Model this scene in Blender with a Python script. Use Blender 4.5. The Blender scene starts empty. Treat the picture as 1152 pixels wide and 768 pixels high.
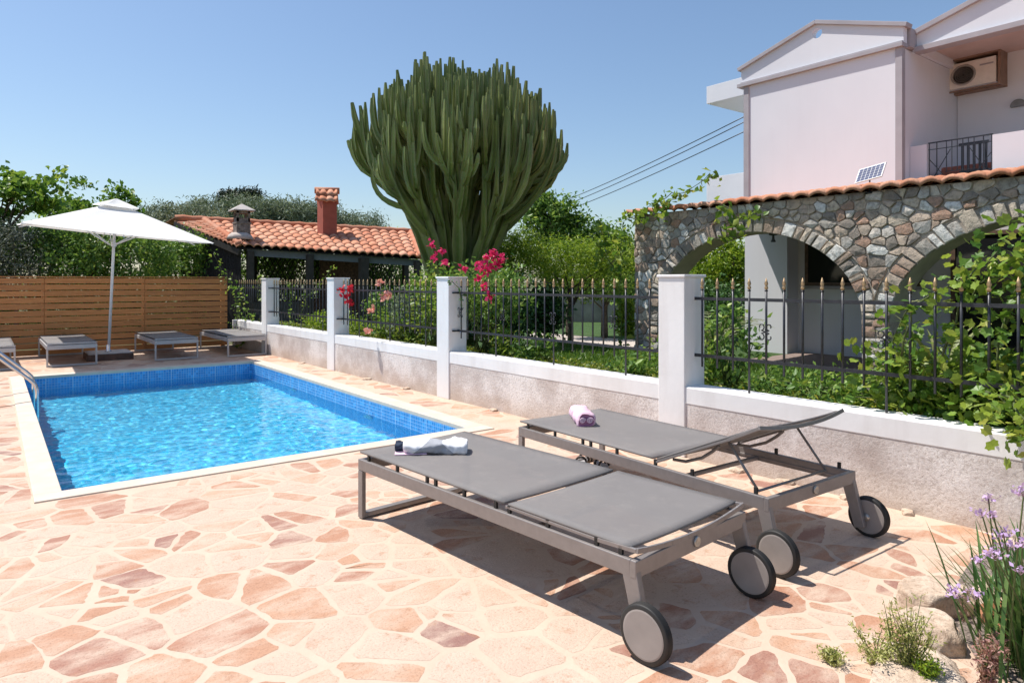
import bpy, math, random
import numpy as np
from mathutils import Vector, Matrix, noise
random.seed(7); RNG = np.random.default_rng(7)
sc = bpy.context.scene
C = sc.collection
R = math.radians
# ---------------------------------------------------------------- camera
F, H0, EYE, YAW = 768.0, 316.0, 1.5, math.atan(586/768)
cam_d = bpy.data.cameras.new('camera'); cam_d.lens = 24; cam_d.sensor_width = 36
cam_d.shift_y = -68/1152; cam_d.clip_start = .05; cam_d.clip_end = 2000
cam = bpy.data.objects.new('camera', cam_d); C.objects.link(cam)
cam.location = (0, 0, EYE); cam.rotation_euler = (R(90), 0, -YAW)
sc.camera = cam
# ---------------------------------------------------------------- sky and sun
SUN = Vector((-.28, .41, 1.0)).normalized()
elev = math.asin(SUN.z); azim = math.atan2(SUN.x, SUN.y)
world = bpy.data.worlds.new('World'); sc.world = world; world.use_nodes = True
nt = world.node_tree; nt.nodes.clear()
sky = nt.nodes.new('ShaderNodeTexSky'); sky.sky_type = 'NISHITA'; sky.sun_disc = False
sky.sun_elevation = elev; sky.sun_rotation = azim
sky.altitude = 50; sky.air_density = 1.15; sky.dust_density = .9; sky.ozone_density = 4.0
bg = nt.nodes.new('ShaderNodeBackground'); bg.inputs[1].default_value = .101
wo = nt.nodes.new('ShaderNodeOutputWorld')
nt.links.new(sky.outputs[0], bg.inputs[0]); nt.links.new(bg.outputs[0], wo.inputs[0])
sd = bpy.data.lights.new('sun', 'SUN'); sd.energy = 4.4; sd.angle = R(.53); sd.color = (1, .95, .88)
so = bpy.data.objects.new('sun', sd); C.objects.link(so)
so.rotation_euler = SUN.to_track_quat('Z', 'Y').to_euler(); so.location = (0, 0, 30)
sc.view_settings.view_transform = 'Standard'; sc.view_settings.look = 'None'
sc.view_settings.exposure = .48; sc.view_settings.gamma = 1
sc.cycles.use_denoising = True; sc.cycles.max_bounces = 8; sc.cycles.transparent_max_bounces = 12
sc.cycles.diffuse_bounces = 4
# ---------------------------------------------------------------- helpers
def W(px, t):
    """ground position seen in direction px at depth t metres"""
    X = (px-576)/F*t
    return (X*math.cos(YAW)+t*math.sin(YAW), -X*math.sin(YAW)+t*math.cos(YAW))
def W3(px, py, t):
    x, y = W(px, t); return Vector((x, y, EYE-(py-H0)*t/F))
def Zat(py, t): return EYE-(py-H0)*t/F

class MB:
    def __init__(s): s.v = []; s.f = []; s.m = []
    def add(s, vs, fs, mat=0):
        o = len(s.v); s.v += [tuple(v) for v in vs]; s.f += [tuple(i+o for i in f) for f in fs]; s.m += [mat]*len(fs)
    def box(s, a, b, mat=0, M=None):
        x0, y0, z0 = a; x1, y1, z1 = b
        vs = [(x0,y0,z0),(x1,y0,z0),(x1,y1,z0),(x0,y1,z0),(x0,y0,z1),(x1,y0,z1),(x1,y1,z1),(x0,y1,z1)]
        if M is not None: vs = [M @ Vector(v) for v in vs]
        s.add(vs, [(0,3,2,1),(4,5,6,7),(0,1,5,4),(1,2,6,5),(2,3,7,6),(3,0,4,7)], mat)
    def bar(s, p, q, w, h, mat=0, up=(0,0,1), w2=None, h2=None):
        p = Vector(p); q = Vector(q); d = (q-p).normalized(); u = Vector(up)
        if abs(d.dot(u)) > .98: u = Vector((0,1,0))
        r = d.cross(u).normalized(); u = r.cross(d).normalized()
        w2 = w if w2 is None else w2; h2 = h if h2 is None else h2
        vs = [p+r*a*w/2+u*b*h/2 for a, b in ((-1,-1),(1,-1),(1,1),(-1,1))]+[q+r*a*w2/2+u*b*h2/2 for a, b in ((-1,-1),(1,-1),(1,1),(-1,1))]
        s.add(vs, [(3,2,1,0),(4,5,6,7),(0,1,5,4),(1,2,6,5),(2,3,7,6),(3,0,4,7)], mat)
    def tube(s, pts, rad, n=8, mat=0, cap=True, prof=None):
        pts = [Vector(p) for p in pts]; k = len(pts)
        if not hasattr(rad, '__len__'): rad = [rad]*k
        ref = None; vs = []
        for i, p in enumerate(pts):
            d = (pts[min(i+1,k-1)]-pts[max(i-1,0)])
            d = d.normalized() if d.length > 1e-9 else Vector((0,0,1))
            if ref is None:
                ref = Vector((1,0,0)) if abs(d.x) < .9 else Vector((0,1,0))
            u = (ref-d*ref.dot(d)).normalized(); w = d.cross(u); ref = u
            for j in range(n):
                a = 2*math.pi*j/n; rr = rad[i]*(prof(j, i) if prof else 1)
                vs.append(p+u*math.cos(a)*rr+w*math.sin(a)*rr)
        fs = [(i*n+j, i*n+(j+1)%n, (i+1)*n+(j+1)%n, (i+1)*n+j) for i in range(k-1) for j in range(n)]
        if cap: fs += [tuple(reversed(range(n))), tuple(range((k-1)*n, k*n))]
        s.add(vs, fs, mat)
    def lathe(s, c, prof, n=24, mat=0, axis='z'):
        """prof: list of (r, h)"""
        vs = []
        for r, h in prof:
            for j in range(n):
                a = 2*math.pi*j/n; x, y = r*math.cos(a), r*math.sin(a)
                vs.append({'z':(c[0]+x,c[1]+y,c[2]+h),'x':(c[0]+h,c[1]+x,c[2]+y),'y':(c[0]+x,c[1]+h,c[2]+y)}[axis])
        k = len(prof)
        fs = [(i*n+j, i*n+(j+1)%n, (i+1)*n+(j+1)%n, (i+1)*n+j) for i in range(k-1) for j in range(n)]
        fs += [tuple(reversed(range(n))), tuple(range((k-1)*n, k*n))]
        s.add(vs, fs, mat)
    def prism(s, poly, z0, z1, mat=0, f=None):
        """poly 2d, extruded between z0 and z1; f maps (a,b,c) to world"""
        f = f or (lambda a, b, c: (a, b, c)); n = len(poly)
        vs = [f(a, b, z0) for a, b in poly]+[f(a, b, z1) for a, b in poly]
        s.add(vs, [tuple(reversed(range(n))), tuple(range(n, 2*n))]+[(i,(i+1)%n,(i+1)%n+n,i+n) for i in range(n)], mat)
    def build(s, name, mats, parent=None, smooth=False, world=False, bevel=0, seg=2):
        me = bpy.data.meshes.new(name)
        vs = s.v
        if world and parent is not None:
            L = parent.location; vs = [(v[0]-L.x, v[1]-L.y, v[2]-L.z) for v in vs]
        me.from_pydata(vs, [], s.f)
        mats = mats if isinstance(mats, (list, tuple)) else [mats]
        for m in mats: me.materials.append(m)
        me.polygons.foreach_set('material_index', s.m)
        if smooth: me.polygons.foreach_set('use_smooth', [True]*len(s.f))
        me.update()
        o = bpy.data.objects.new(name, me); C.objects.link(o)
        if parent is not None: o.parent = parent
        if bevel:
            b = o.modifiers.new('bevel', 'BEVEL'); b.width = bevel; b.segments = seg; b.limit_method = 'ANGLE'; b.angle_limit = R(40)
        return o
def tag(o, label=None, cat=None, group=None, kind=None):
    if label: o['label'] = label
    if cat: o['category'] = cat
    if group: o['group'] = group
    if kind: o['kind'] = kind
    return o
def thing(name, label, cat, loc=(0,0,0), rz=0, group=None):
    o = bpy.data.objects.new(name, None); C.objects.link(o)
    o.location = loc; o.rotation_euler = (0,0,rz); o.empty_display_size = .1
    return tag(o, label, cat, group)
def structure(o): o['kind'] = 'structure'; return o
def copy_tree(o, parent=None):
    c = o.copy(); C.objects.link(c); c.parent = parent
    for ch in list(o.children): copy_tree(ch, c)
    return c
# ---------------------------------------------------------------- materials
def new_mat(name):
    m = bpy.data.materials.new(name); m.use_nodes = True
    return m, m.node_tree, m.node_tree.nodes['Principled BSDF'], m.node_tree.nodes['Material Output']
def N(nt, t, **kw):
    n = nt.nodes.new('ShaderNode'+t)
    for k, v in kw.items():
        if k.startswith('i_'):
            key = k[2:]; key = int(key) if key.isdigit() else key.replace('_', ' ')
            n.inputs[key].default_value = v
        else: setattr(n, k, v)
    return n
def L(nt, a, b): nt.links.new(a, b)
def c4(c): return (*c, 1) if len(c) == 3 else c
def ramp(nt, fac, stops, interp='LINEAR'):
    r = N(nt, 'ValToRGB'); r.color_ramp.interpolation = interp
    els = r.color_ramp.elements
    els[0].position, els[0].color = stops[0][0], c4(stops[0][1])
    els[1].position, els[1].color = stops[-1][0], c4(stops[-1][1])
    for p, c in stops[1:-1]:
        e = els.new(p); e.color = c4(c)
    L(nt, fac, r.inputs[0]); return r.outputs[0]
def mixc(nt, fac, a, b, mode='MIX'):
    m = N(nt, 'Mix', data_type='RGBA', blend_type=mode)
    for s, v in ((m.inputs[0], fac), (m.inputs[6], a), (m.inputs[7], b)):
        if hasattr(v, 'is_linked') or hasattr(v, 'links'): L(nt, v, s)
        elif isinstance(v, (int, float)): s.default_value = v
        else: s.default_value = c4(v)
    return m.outputs[2]
def math_(nt, op, a, b=None, c=None):
    m = N(nt, 'Math', operation=op)
    for i, v in enumerate((a, b, c)):
        if v is None: continue
        if isinstance(v, (int, float)): m.inputs[i].default_value = v
        else: L(nt, v, m.inputs[i])
    return m.outputs[0]
def coords(nt, space='Object', scale=None):
    t = N(nt, 'TexCoord'); o = t.outputs[space]
    if scale is not None:
        mp = N(nt, 'Mapping'); mp.inputs['Scale'].default_value = scale; L(nt, o, mp.inputs[0]); o = mp.outputs[0]
    return o
def noise_(nt, vec, scale, detail=4, rough=.55, out=0):
    n = N(nt, 'TexNoise'); n.inputs['Scale'].default_value = scale; n.inputs['Detail'].default_value = detail
    n.inputs['Roughness'].default_value = rough; L(nt, vec, n.inputs['Vector']); return n.outputs[out]
def bump(nt, p, h, strength=.3, dist=.01):
    b = N(nt, 'Bump'); b.inputs['Strength'].default_value = strength; b.inputs['Distance'].default_value = dist
    L(nt, h, b.inputs['Height']); L(nt, b.outputs[0], p.inputs['Normal']); return b
def simple(name, col, rough=.6, metal=0, var=.12, scale=8, bumpy=.0, bscale=60, bdist=.004, spec=None, col2=None):
    m, nt, p, _ = new_mat(name); v = coords(nt)
    n = noise_(nt, v, scale, 5)
    c2 = col2 or tuple(min(1, x*(1-var*2)) for x in col)
    c1 = tuple(min(1, x*(1+var)) for x in col) if not col2 else col
    L(nt, ramp(nt, n, [(.3, c2), (.7, c1)]), p.inputs['Base Color'])
    p.inputs['Roughness'].default_value = rough; p.inputs['Metallic'].default_value = metal
    if spec is not None: p.inputs['Specular IOR Level'].default_value = spec
    if bumpy: bump(nt, p, noise_(nt, v, bscale, 4), bumpy, bdist)
    return m
def leaf_mat(name, stops, rough=.45, trans=.35, spec=.4):
    m, nt, p, out = new_mat(name)
    g = N(nt, 'NewGeometry'); r = g.outputs['Random Per Island']
    col = ramp(nt, r, stops)
    L(nt, col, p.inputs['Base Color']); p.inputs['Roughness'].default_value = rough
    p.inputs['Specular IOR Level'].default_value = spec
    t = N(nt, 'BsdfTranslucent'); tc = mixc(nt, .6, col, (1.0, 1.0, .25), 'MULTIPLY')
    g2 = N(nt, 'Gamma'); g2.inputs[1].default_value = .8; L(nt, tc, g2.inputs[0]); L(nt, g2.outputs[0], t.inputs[0])
    mx = N(nt, 'MixShader'); mx.inputs[0].default_value = trans
    L(nt, p.outputs[0], mx.inputs[1]); L(nt, t.outputs[0], mx.inputs[2]); L(nt, mx.outputs[0], out.inputs[0])
    return m
# ---- 2D voronoi cells by half-plane clipping
def voronoi(pts, box, nn=22, sx=1, sy=1):
    P = np.array(pts, float); Q = P*np.array([sx, sy]); x0, y0, x1, y1 = box; cells = []
    cs = .8; grid = {}
    for i, q in enumerate(Q): grid.setdefault((int(q[0]//cs), int(q[1]//cs)), []).append(i)
    for i, q in enumerate(Q):
        gx, gy = int(q[0]//cs), int(q[1]//cs)
        cand = [j for a in (-1,0,1) for b in (-1,0,1) for j in grid.get((gx+a, gy+b), []) if j != i]
        if not cand: cells.append(None); continue
        cand = np.array(cand); d = ((Q[cand]-q)**2).sum(1); cand = cand[np.argsort(d)[:nn]]
        poly = [(x0*sx,y0*sy),(x1*sx,y0*sy),(x1*sx,y1*sy),(x0*sx,y1*sy)]
        for j in cand:
            nx, ny = Q[j]-q; mx, my = (Q[j]+q)/2; out = []; c = nx*mx+ny*my
            for k in range(len(poly)):
                a = poly[k]; b = poly[(k+1) % len(poly)]
                da = nx*a[0]+ny*a[1]-c; db = nx*b[0]+ny*b[1]-c
                if da <= 0: out.append(a)
                if (da < 0 < db) or (db < 0 < da):
                    s_ = da/(da-db); out.append((a[0]+(b[0]-a[0])*s_, a[1]+(b[1]-a[1])*s_))
            poly = out
            if len(poly) < 3: break
        cells.append([(a/sx, b/sy) for a, b in poly] if len(poly) >= 3 else None)
    return cells
def inset(poly, d):
    n = len(poly); out = []
    ar = sum(poly[i][0]*poly[(i+1)%n][1]-poly[(i+1)%n][0]*poly[i][1] for i in range(n))/2
    if abs(ar) < 1e-5: return None
    sg = 1 if ar > 0 else -1
    lines = []
    for i in range(n):
        a = poly[i]; b = poly[(i+1)%n]; dx, dy = b[0]-a[0], b[1]-a[1]; l = math.hypot(dx, dy)
        if l < 1e-4: continue
        nx, ny = -dy/l*sg, dx/l*sg
        lines.append((nx, ny, nx*a[0]+ny*a[1]+d))
    # clip the polygon by each inset line
    P = [tuple(p) for p in poly]
    for nx, ny, c in lines:
        o = []
        for k in range(len(P)):
            a = P[k]; b = P[(k+1) % len(P)]; da = c-(nx*a[0]+ny*a[1]); db = c-(nx*b[0]+ny*b[1])
            if da <= 0: o.append(a)
            if (da < 0 < db) or (db < 0 < da):
                s_ = da/(da-db); o.append((a[0]+(b[0]-a[0])*s_, a[1]+(b[1]-a[1])*s_))
        P = o
        if len(P) < 3: return None
    return P
def rough_poly(P, step=.06, amp=.006, cut=.25, rnd=random):
    # round corners then wobble
    q = []
    n = len(P)
    for i in range(n):
        a, b, c = P[i-1], P[i], P[(i+1) % n]
        for o, t in ((a, 1), (c, 1)):
            l = math.hypot(b[0]-o[0], b[1]-o[1]); k = min(cut, .05/max(l, 1e-4))
            q.append((b[0]+(o[0]-b[0])*k, b[1]+(o[1]-b[1])*k))
    out = []
    for i in range(len(q)):
        a, b = q[i], q[(i+1) % len(q)]; l = math.hypot(b[0]-a[0], b[1]-a[1]); m = max(1, int(l/step))
        for j in range(m):
            t = j/m; out.append((a[0]+(b[0]-a[0])*t+rnd.uniform(-amp, amp), a[1]+(b[1]-a[1])*t+rnd.uniform(-amp, amp)))
    return out
# ---- leaves
def leaves_obj(name, pts, size, mat, parent=None, up=.5, aspect=.5, jitter=.4, outward=None, kind=None, fold=.25, droop=.3):
    """pts Nx3 world array; each leaf is a folded kite of two triangles"""
    pts = np.asarray(pts, float); n = len(pts)
    nrm = RNG.normal(size=(n, 3)); nrm /= np.linalg.norm(nrm, axis=1)[:, None]
    nrm[:, 2] += up
    if outward is not None: nrm += outward
    nrm /= np.linalg.norm(nrm, axis=1)[:, None]
    t = RNG.normal(size=(n, 3)); t[:, 2] -= droop
    t -= nrm*(t*nrm).sum(1)[:, None]; t /= np.linalg.norm(t, axis=1)[:, None]
    s = np.cross(nrm, t); sz = size*(1+jitter*RNG.uniform(-1, 1, n))[:, None]
    base = pts-t*sz*.5; tip = pts+t*sz*.5-nrm*sz*.12; mid = pts-nrm*sz*fold*aspect*.6
    l = pts-t*sz*.05+s*sz*aspect*.5+nrm*sz*.05; r = pts-t*sz*.05-s*sz*aspect*.5+nrm*sz*.05
    V = np.stack([base, l, tip, r, mid], 1).reshape(-1, 3)
    if parent is not None: V = V-np.array(parent.location)
    b = (np.arange(n)*5)[:, None]
    Fc = np.concatenate([b+np.array([[0, 4, 1]]), b+np.array([[4, 2, 1]]), b+np.array([[0, 3, 4]]), b+np.array([[4, 3, 2]])], 1).reshape(-1, 3)
    me = bpy.data.meshes.new(name); me.vertices.add(len(V)); me.vertices.foreach_set('co', V.ravel().astype(np.float32))
    me.loops.add(len(Fc)*3); me.loops.foreach_set('vertex_index', Fc.ravel().astype(np.int32))
    me.polygons.add(len(Fc)); me.polygons.foreach_set('loop_start', (np.arange(len(Fc))*3).astype(np.int32))
    me.polygons.foreach_set('loop_total', np.full(len(Fc), 3, np.int32))
    me.materials.append(mat); me.update(calc_edges=True); me.validate()
    o = bpy.data.objects.new(name, me); C.objects.link(o)
    if parent is not None: o.parent = parent
    if kind: o['kind'] = kind
    return o
def lobed_leaves(name, pts, size, mat, parent=None, up=.6, jitter=.4):
    """vine leaves: a five lobed outline fanned about a sunken midrib point"""
    pts = np.asarray(pts, float); n = len(pts)
    ang = np.radians([-90,-62,-38,-12,8,30,62,90,118,150,172,192,218,242]); rad = np.array([.20,.44,.38,.49,.43,.53,.42,.60,.42,.53,.43,.49,.38,.44]); m = len(ang)
    nrm = RNG.normal(size=(n, 3)); nrm[:, 2] += up*2; nrm /= np.linalg.norm(nrm, axis=1)[:, None]
    t = RNG.normal(size=(n, 3)); t[:, 2] -= .5; t -= nrm*(t*nrm).sum(1)[:, None]; t /= np.linalg.norm(t, axis=1)[:, None]; s = np.cross(nrm, t)
    sz = size*(1+jitter*RNG.uniform(-1, 1, n))
    loc = np.stack([np.cos(ang)*rad, np.sin(ang)*rad], 1)
    V = np.zeros((n, m+1, 3)); V[:, 0] = pts-nrm*sz[:, None]*.07
    for i, (a, b) in enumerate(loc): V[:, i+1] = pts+s*(a*sz)[:, None]+t*(b*sz)[:, None]+nrm*(sz*(-.10*abs(b)**1.5+.05*abs(a)))[:, None]
    V = V.reshape(-1, 3)
    if parent is not None: V = V-np.array(parent.location)
    tri = np.array([[0, i+1, (i+1) % m+1] for i in range(m)]); Fc = ((np.arange(n)*(m+1))[:, None, None]+tri[None]).reshape(-1, 3)
    me = bpy.data.meshes.new(name); me.from_pydata(V.tolist(), [], Fc.tolist()); me.materials.append(mat); me.update()
    o = bpy.data.objects.new(name, me); C.objects.link(o)
    if parent is not None: o.parent = parent
    return o
def clump_points(lobes, nclump, per, spread, shell=.55):
    """lobes: (cx,cy,cz,rx,ry,rz[,weight]); returns leaf points, clump centres"""
    wts = np.array([l[6] if len(l) > 6 else l[3]*l[4]*l[5] for l in lobes], float)**.8; wts /= wts.sum()
    idx = RNG.choice(len(lobes), nclump, p=wts); Lb = np.array([l[:6] for l in lobes])[idx]
    d = RNG.normal(size=(nclump, 3)); d /= np.linalg.norm(d, axis=1)[:, None]
    rr = (shell+(1-shell)*RNG.random(nclump)**.6)[:, None]
    cc = Lb[:, :3]+d*Lb[:, 3:6]*rr
    sp = spread*(.55+.9*RNG.random(nclump))
    P = cc[:, None, :]+np.clip(RNG.normal(size=(nclump, per, 3)), -1.7, 1.7)*sp[:, None, None]*np.array([1, 1, .75])
    return P.reshape(-1, 3), cc
def branchy(mb, base, top, r0, centres, nb=10, rnd=random, wob=.12):
    base = Vector(base); top = Vector(top)
    pts = [base.lerp(top, i/5)+Vector((rnd.uniform(-wob, wob), rnd.uniform(-wob, wob), 0))*(.6 if 0 < i < 5 else 0) for i in range(6)]
    mb.tube(pts, [r0*(1.25-.6*i/5) for i in range(6)], 8)
    pick = [centres[rnd.randrange(len(centres))] for _ in range(min(nb, len(centres)))]
    for c in pick:
        c = Vector(c); s = pts[rnd.choice((3, 4, 5))]; m = s.lerp(c, .5)+Vector((rnd.uniform(-1,1), rnd.uniform(-1,1), rnd.uniform(0,1)))*wob
        mb.tube([s, s.lerp(m, .6), m, m.lerp(c, .6), c], [r0*.45, r0*.36, r0*.26, r0*.17, r0*.06], 5)
# ================================================================ the setting
PX0, PX1, PY0, PY1 = .40, 3.84, 5.80, 13.0      # inner edge of the pool
WZ = -.205                                        # water level
# --- ground sheet with the pool and deck left out
m, nt, p, _ = new_mat('dry_soil'); v = coords(nt)
n = noise_(nt, v, .8, 6); n2 = noise_(nt, v, 18, 5)
c = ramp(nt, n, [(.3, (.16,.12,.075)), (.55, (.10,.12,.04)), (.75, (.22,.18,.11))])
L(nt, mixc(nt, n2, c, (.05,.06,.02), 'MIX'), p.inputs['Base Color']); p.inputs['Roughness'].default_value = 1
bump(nt, p, n2, .8, .03); M_soil = m
mb = MB()
def sheet(mb, x0, y0, x1, y1, z, mat=0): mb.add([(x0,y0,z),(x1,y0,z),(x1,y1,z),(x0,y1,z)], [(0,1,2,3)], mat)
G0 = 600
sheet(mb, -G0, -G0, G0, PY0-1, -.03); sheet(mb, -G0, PY1+1, G0, G0, -.03)
sheet(mb, -G0, PY0-1, PX0-1, PY1+1, -.03); sheet(mb, PX1+1, PY0-1, G0, PY1+1, -.03)
structure(mb.build('ground', M_soil))
# --- deck: crazy paving
m, nt, p, _ = new_mat('lime_grout'); v = coords(nt)
a = noise_(nt, v, 3, 6); b = noise_(nt, v, 40, 5)
c = ramp(nt, a, [(.3, (.56,.42,.32)), (.7, (.63,.49,.38))])
L(nt, mixc(nt, math_(nt, 'MULTIPLY', b, .35), c, (.46,.31,.22)), p.inputs['Base Color'])
p.inputs['Roughness'].default_value = .85; bump(nt, p, b, .35, .006); M_grout = m
m, nt, p, _ = new_mat('flagstone'); v = coords(nt)
g = N(nt, 'NewGeometry'); r = g.outputs['Random Per Island']
base = ramp(nt, r, [(0, (.56,.42,.325)), (.38, (.555,.40,.30)), (.52, (.54,.345,.235)), (.66, (.49,.275,.17)), (.82, (.43,.215,.13)), (.94, (.36,.175,.12)), (1, (.29,.15,.12))])
warp = N(nt, 'Mapping'); L(nt, v, warp.inputs[0]); warp.inputs['Rotation'].default_value = (0, 0, R(-35)); warp.inputs['Scale'].default_value = (1, 2.2, 1)
rr = N(nt, 'CombineXYZ'); L(nt, math_(nt, 'MULTIPLY', r, 37), rr.inputs[0]); L(nt, math_(nt, 'MULTIPLY', r, 91), rr.inputs[1])
va = N(nt, 'VectorMath', operation='ADD'); L(nt, warp.outputs[0], va.inputs[0]); L(nt, rr.outputs[0], va.inputs[1])
n1 = noise_(nt, va.outputs[0], 3.2, 7, .62); n2 = noise_(nt, v, 9, 8, .7); n3 = noise_(nt, v, 90, 4, .7)
film = ramp(nt, n1, [(.42, (0,0,0)), (.66, (1,1,1))])
col = mixc(nt, math_(nt, 'MULTIPLY', film, .9), base, (.60,.46,.355))
veins = ramp(nt, n2, [(.34, (1,1,1)), (.44, (0,0,0))])
col = mixc(nt, math_(nt, 'MULTIPLY', veins, .6), col, (.40,.20,.11))
sp = ramp(nt, n3, [(.32, (.45,.38,.32)), (.47, (1,1,1))])
col = mixc(nt, .55, col, sp, 'MULTIPLY')
L(nt, col, p.inputs['Base Color']); p.inputs['Roughness'].default_value = .7
hs = math_(nt, 'ADD', math_(nt, 'MULTIPLY', n2, 1.6), math_(nt, 'MULTIPLY', n3, .5))
bump(nt, p, hs, .6, .012); M_flag = m
DX0, DX1, DY0, DY1 = -7.5, 4.75, -3.0, 16.75
cw = .22
hx0, hx1, hy0, hy1 = PX0-cw+.05, PX1+cw, PY0-cw+.03, PY1+cw
mb = MB()
def deck_sheets(x0, y0, x1, y1, z, mat):
    sheet(mb, x0, y0, x1, hy0, z, mat); sheet(mb, x0, hy1, x1, y1, z, mat)
    sheet(mb, x0, hy0, hx0, hy1, z, mat); sheet(mb, hx1, hy0, x1, hy1, z, mat)
deck_sheets(DX0, DY0, DX1, DY1, 0, 0)
rd = random.Random(11); pts = []
sp_ = .245; ca, sa = math.cos(R(-33)), math.sin(R(-33))
for i in range(-60, 90):
    for j in range(-60, 90):
        u = (i+(.5 if j % 2 else 0)+rd.uniform(-.62, .62))*sp_*1.25; w_ = (j+rd.uniform(-.6, .6))*sp_*.70
        x, y = u*ca-w_*sa, u*sa+w_*ca+4
        if rd.random() < .20: continue
        if DX0-.8 < x < DX1+.8 and DY0-.8 < y < DY1+.8:
            pts.append((x, y))
            if rd.random() < .28: pts.append((x+rd.uniform(-.14, .14), y+rd.uniform(-.14, .14)))
for seed_, poly in zip(pts, voronoi(pts, (DX0, DY0, DX1, DY1))):
    if not poly: continue
    if not (DX0 < seed_[0] < DX1 and DY0 < seed_[1] < DY1) or (hx0 < seed_[0] < hx1 and hy0 < seed_[1] < hy1): continue
    if seed_[0] < -4.5 and seed_[1] < 6: continue
    cx = sum(a for a, _ in poly)/len(poly); cy = sum(b for _, b in poly)/len(poly)
    # keep cells clear of the coping
    def clipax(P, ax, lim, keep_less):
        o = []
        for k in range(len(P)):
            a, b = P[k], P[(k+1) % len(P)]; da = (a[ax]-lim)*(1 if keep_less else -1); db = (b[ax]-lim)*(1 if keep_less else -1)
            if da <= 0: o.append(a)
            if (da < 0 < db) or (db < 0 < da):
                t = da/(da-db); o.append((a[0]+(b[0]-a[0])*t, a[1]+(b[1]-a[1])*t))
        return o
    inx = any(hx0 < a < hx1 for a, _ in poly) or (min(a for a, _ in poly) < hx0 and max(a for a, _ in poly) > hx1)
    iny = any(hy0 < b < hy1 for _, b in poly)
    if inx and iny:
        sx_, sy_ = seed_
        dd = [(hx0-sx_, 0, hx0, True), (sx_-hx1, 0, hx1, False), (hy0-sy_, 1, hy0, True), (sy_-hy1, 1, hy1, False)]
        dd.sort(reverse=True); poly = clipax(poly, dd[0][1], dd[0][2], dd[0][3])
        if len(poly) < 3: continue
    q = inset(poly, rd.uniform(.006, .026))
    if not q or len(q) < 3: continue
    q = rough_poly(q, .035, .006, .10, rd)
    if len(q) < 3: continue
    mb.add([(a, b, .0007) for a, b in q], [tuple(range(len(q)))], 1)
structure(mb.build('pool_deck', [M_grout, M_flag]))
# --- coping
M_cope = simple('pale_coping', (.64,.535,.43), .65, var=.06, scale=5, bumpy=.25, bscale=50)
mb = MB()
zc = .012
cp = [((PX0-cw+.05, PY0-cw+.03), (PX1+cw, PY0)), ((PX0-cw+.05, PY1), (PX1+cw, PY1+cw)), ((PX0-cw+.05, PY0), (PX0, PY1)), ((PX1, PY0), (PX1+cw, PY1))]
for (a, b), (c, d) in cp: mb.box((a, b, -.035), (c, d, zc))
structure(mb.build('pool_coping', M_cope, bevel=.006))
# --- pool basin
def tile_mat(name, dark, light, wall):
    m, nt, p, _ = new_mat(name); v = coords(nt)
    sx = N(nt, 'SeparateXYZ'); L(nt, v, sx.inputs[0])
    if wall: h = math_(nt, 'ADD', sx.outputs[0], sx.outputs[1]); w = sx.outputs[2]
    else: h, w = sx.outputs[0], sx.outputs[1]
    def line(c, per, wd):
        f = math_(nt, 'FRACT', math_(nt, 'MULTIPLY', c, 1/per)); return math_(nt, 'LESS_THAN', f, wd)
    g = math_(nt, 'MAXIMUM', line(h, .04, .12), line(w, .04, .12))
    cell = N(nt, 'CombineXYZ')
    L(nt, math_(nt, 'FLOOR', math_(nt, 'MULTIPLY', h, 25)), cell.inputs[0]); L(nt, math_(nt, 'FLOOR', math_(nt, 'MULTIPLY', w, 25)), cell.inputs[1])
    wn = N(nt, 'TexWhiteNoise'); L(nt, cell.outputs[0], wn.inputs[0])
    big = noise_(nt, v, 1.2, 4)
    tcol = ramp(nt, wn.outputs[0], [(0, dark), (.7, tuple((a+b)/2 for a, b in zip(dark, light))), (1, light)])
    if wall:
        seam = line(h, .36, .028); g = math_(nt, 'MAXIMUM', g, math_(nt, 'MULTIPLY', seam, 1.5))
        col = mixc(nt, math_(nt, 'MULTIPLY', g, .5), tcol, (.62,.72,.80))
    else: col = mixc(nt, math_(nt, 'MULTIPLY', g, .45), tcol, (.6,.8,.9))
    L(nt, col, p.inputs['Base Color']); p.inputs['Roughness'].default_value = .25; return m
M_tile = tile_mat('blue_mosaic', (.01,.20,.52), (.05,.36,.74), True)
M_floor = tile_mat('pool_floor_mosaic_sparkle', (.05,.54,.78), (.42,.86,.95), False)  # real mosaic, but the wide tile contrast also paints in caustic sparkle
mb = MB(); D = -.95
x0, x1, y0, y1 = PX0, PX1, PY0, PY1
for a, b in (((x0,y1),(x1,y1)), ((x1,y1),(x1,y0)), ((x1,y0),(x0,y0)), ((x0,y0),(x0,y1))):
    mb.add([(a[0],a[1],D),(b[0],b[1],D),(b[0],b[1],-.03),(a[0],a[1],-.03)], [(0,1,2,3)], 0)
sheet(mb, x0, y0, x1, y1, D, 1)
basin = structure(mb.build('swimming_pool_basin', [M_tile, M_floor]))
m, nt, p, out = new_mat('pool_water'); v = coords(nt)
nt.nodes.remove(p)
rf = N(nt, 'BsdfRefraction'); rf.inputs['IOR'].default_value = 1.33; rf.inputs['Roughness'].default_value = 0; rf.inputs['Color'].default_value = (.60,.91,1,1)
gl = N(nt, 'BsdfGlossy'); gl.inputs['Roughness'].default_value = .01
fr = N(nt, 'Fresnel'); fr.inputs[0].default_value = 1.33
m2 = N(nt, 'MixShader'); L(nt, fr.outputs[0], m2.inputs[0]); L(nt, rf.outputs[0], m2.inputs[1]); L(nt, gl.outputs[0], m2.inputs[2])
L(nt, m2.outputs[0], out.inputs[0]); M_water = m
nx_, ny_ = 170, 350; vs = []
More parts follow.
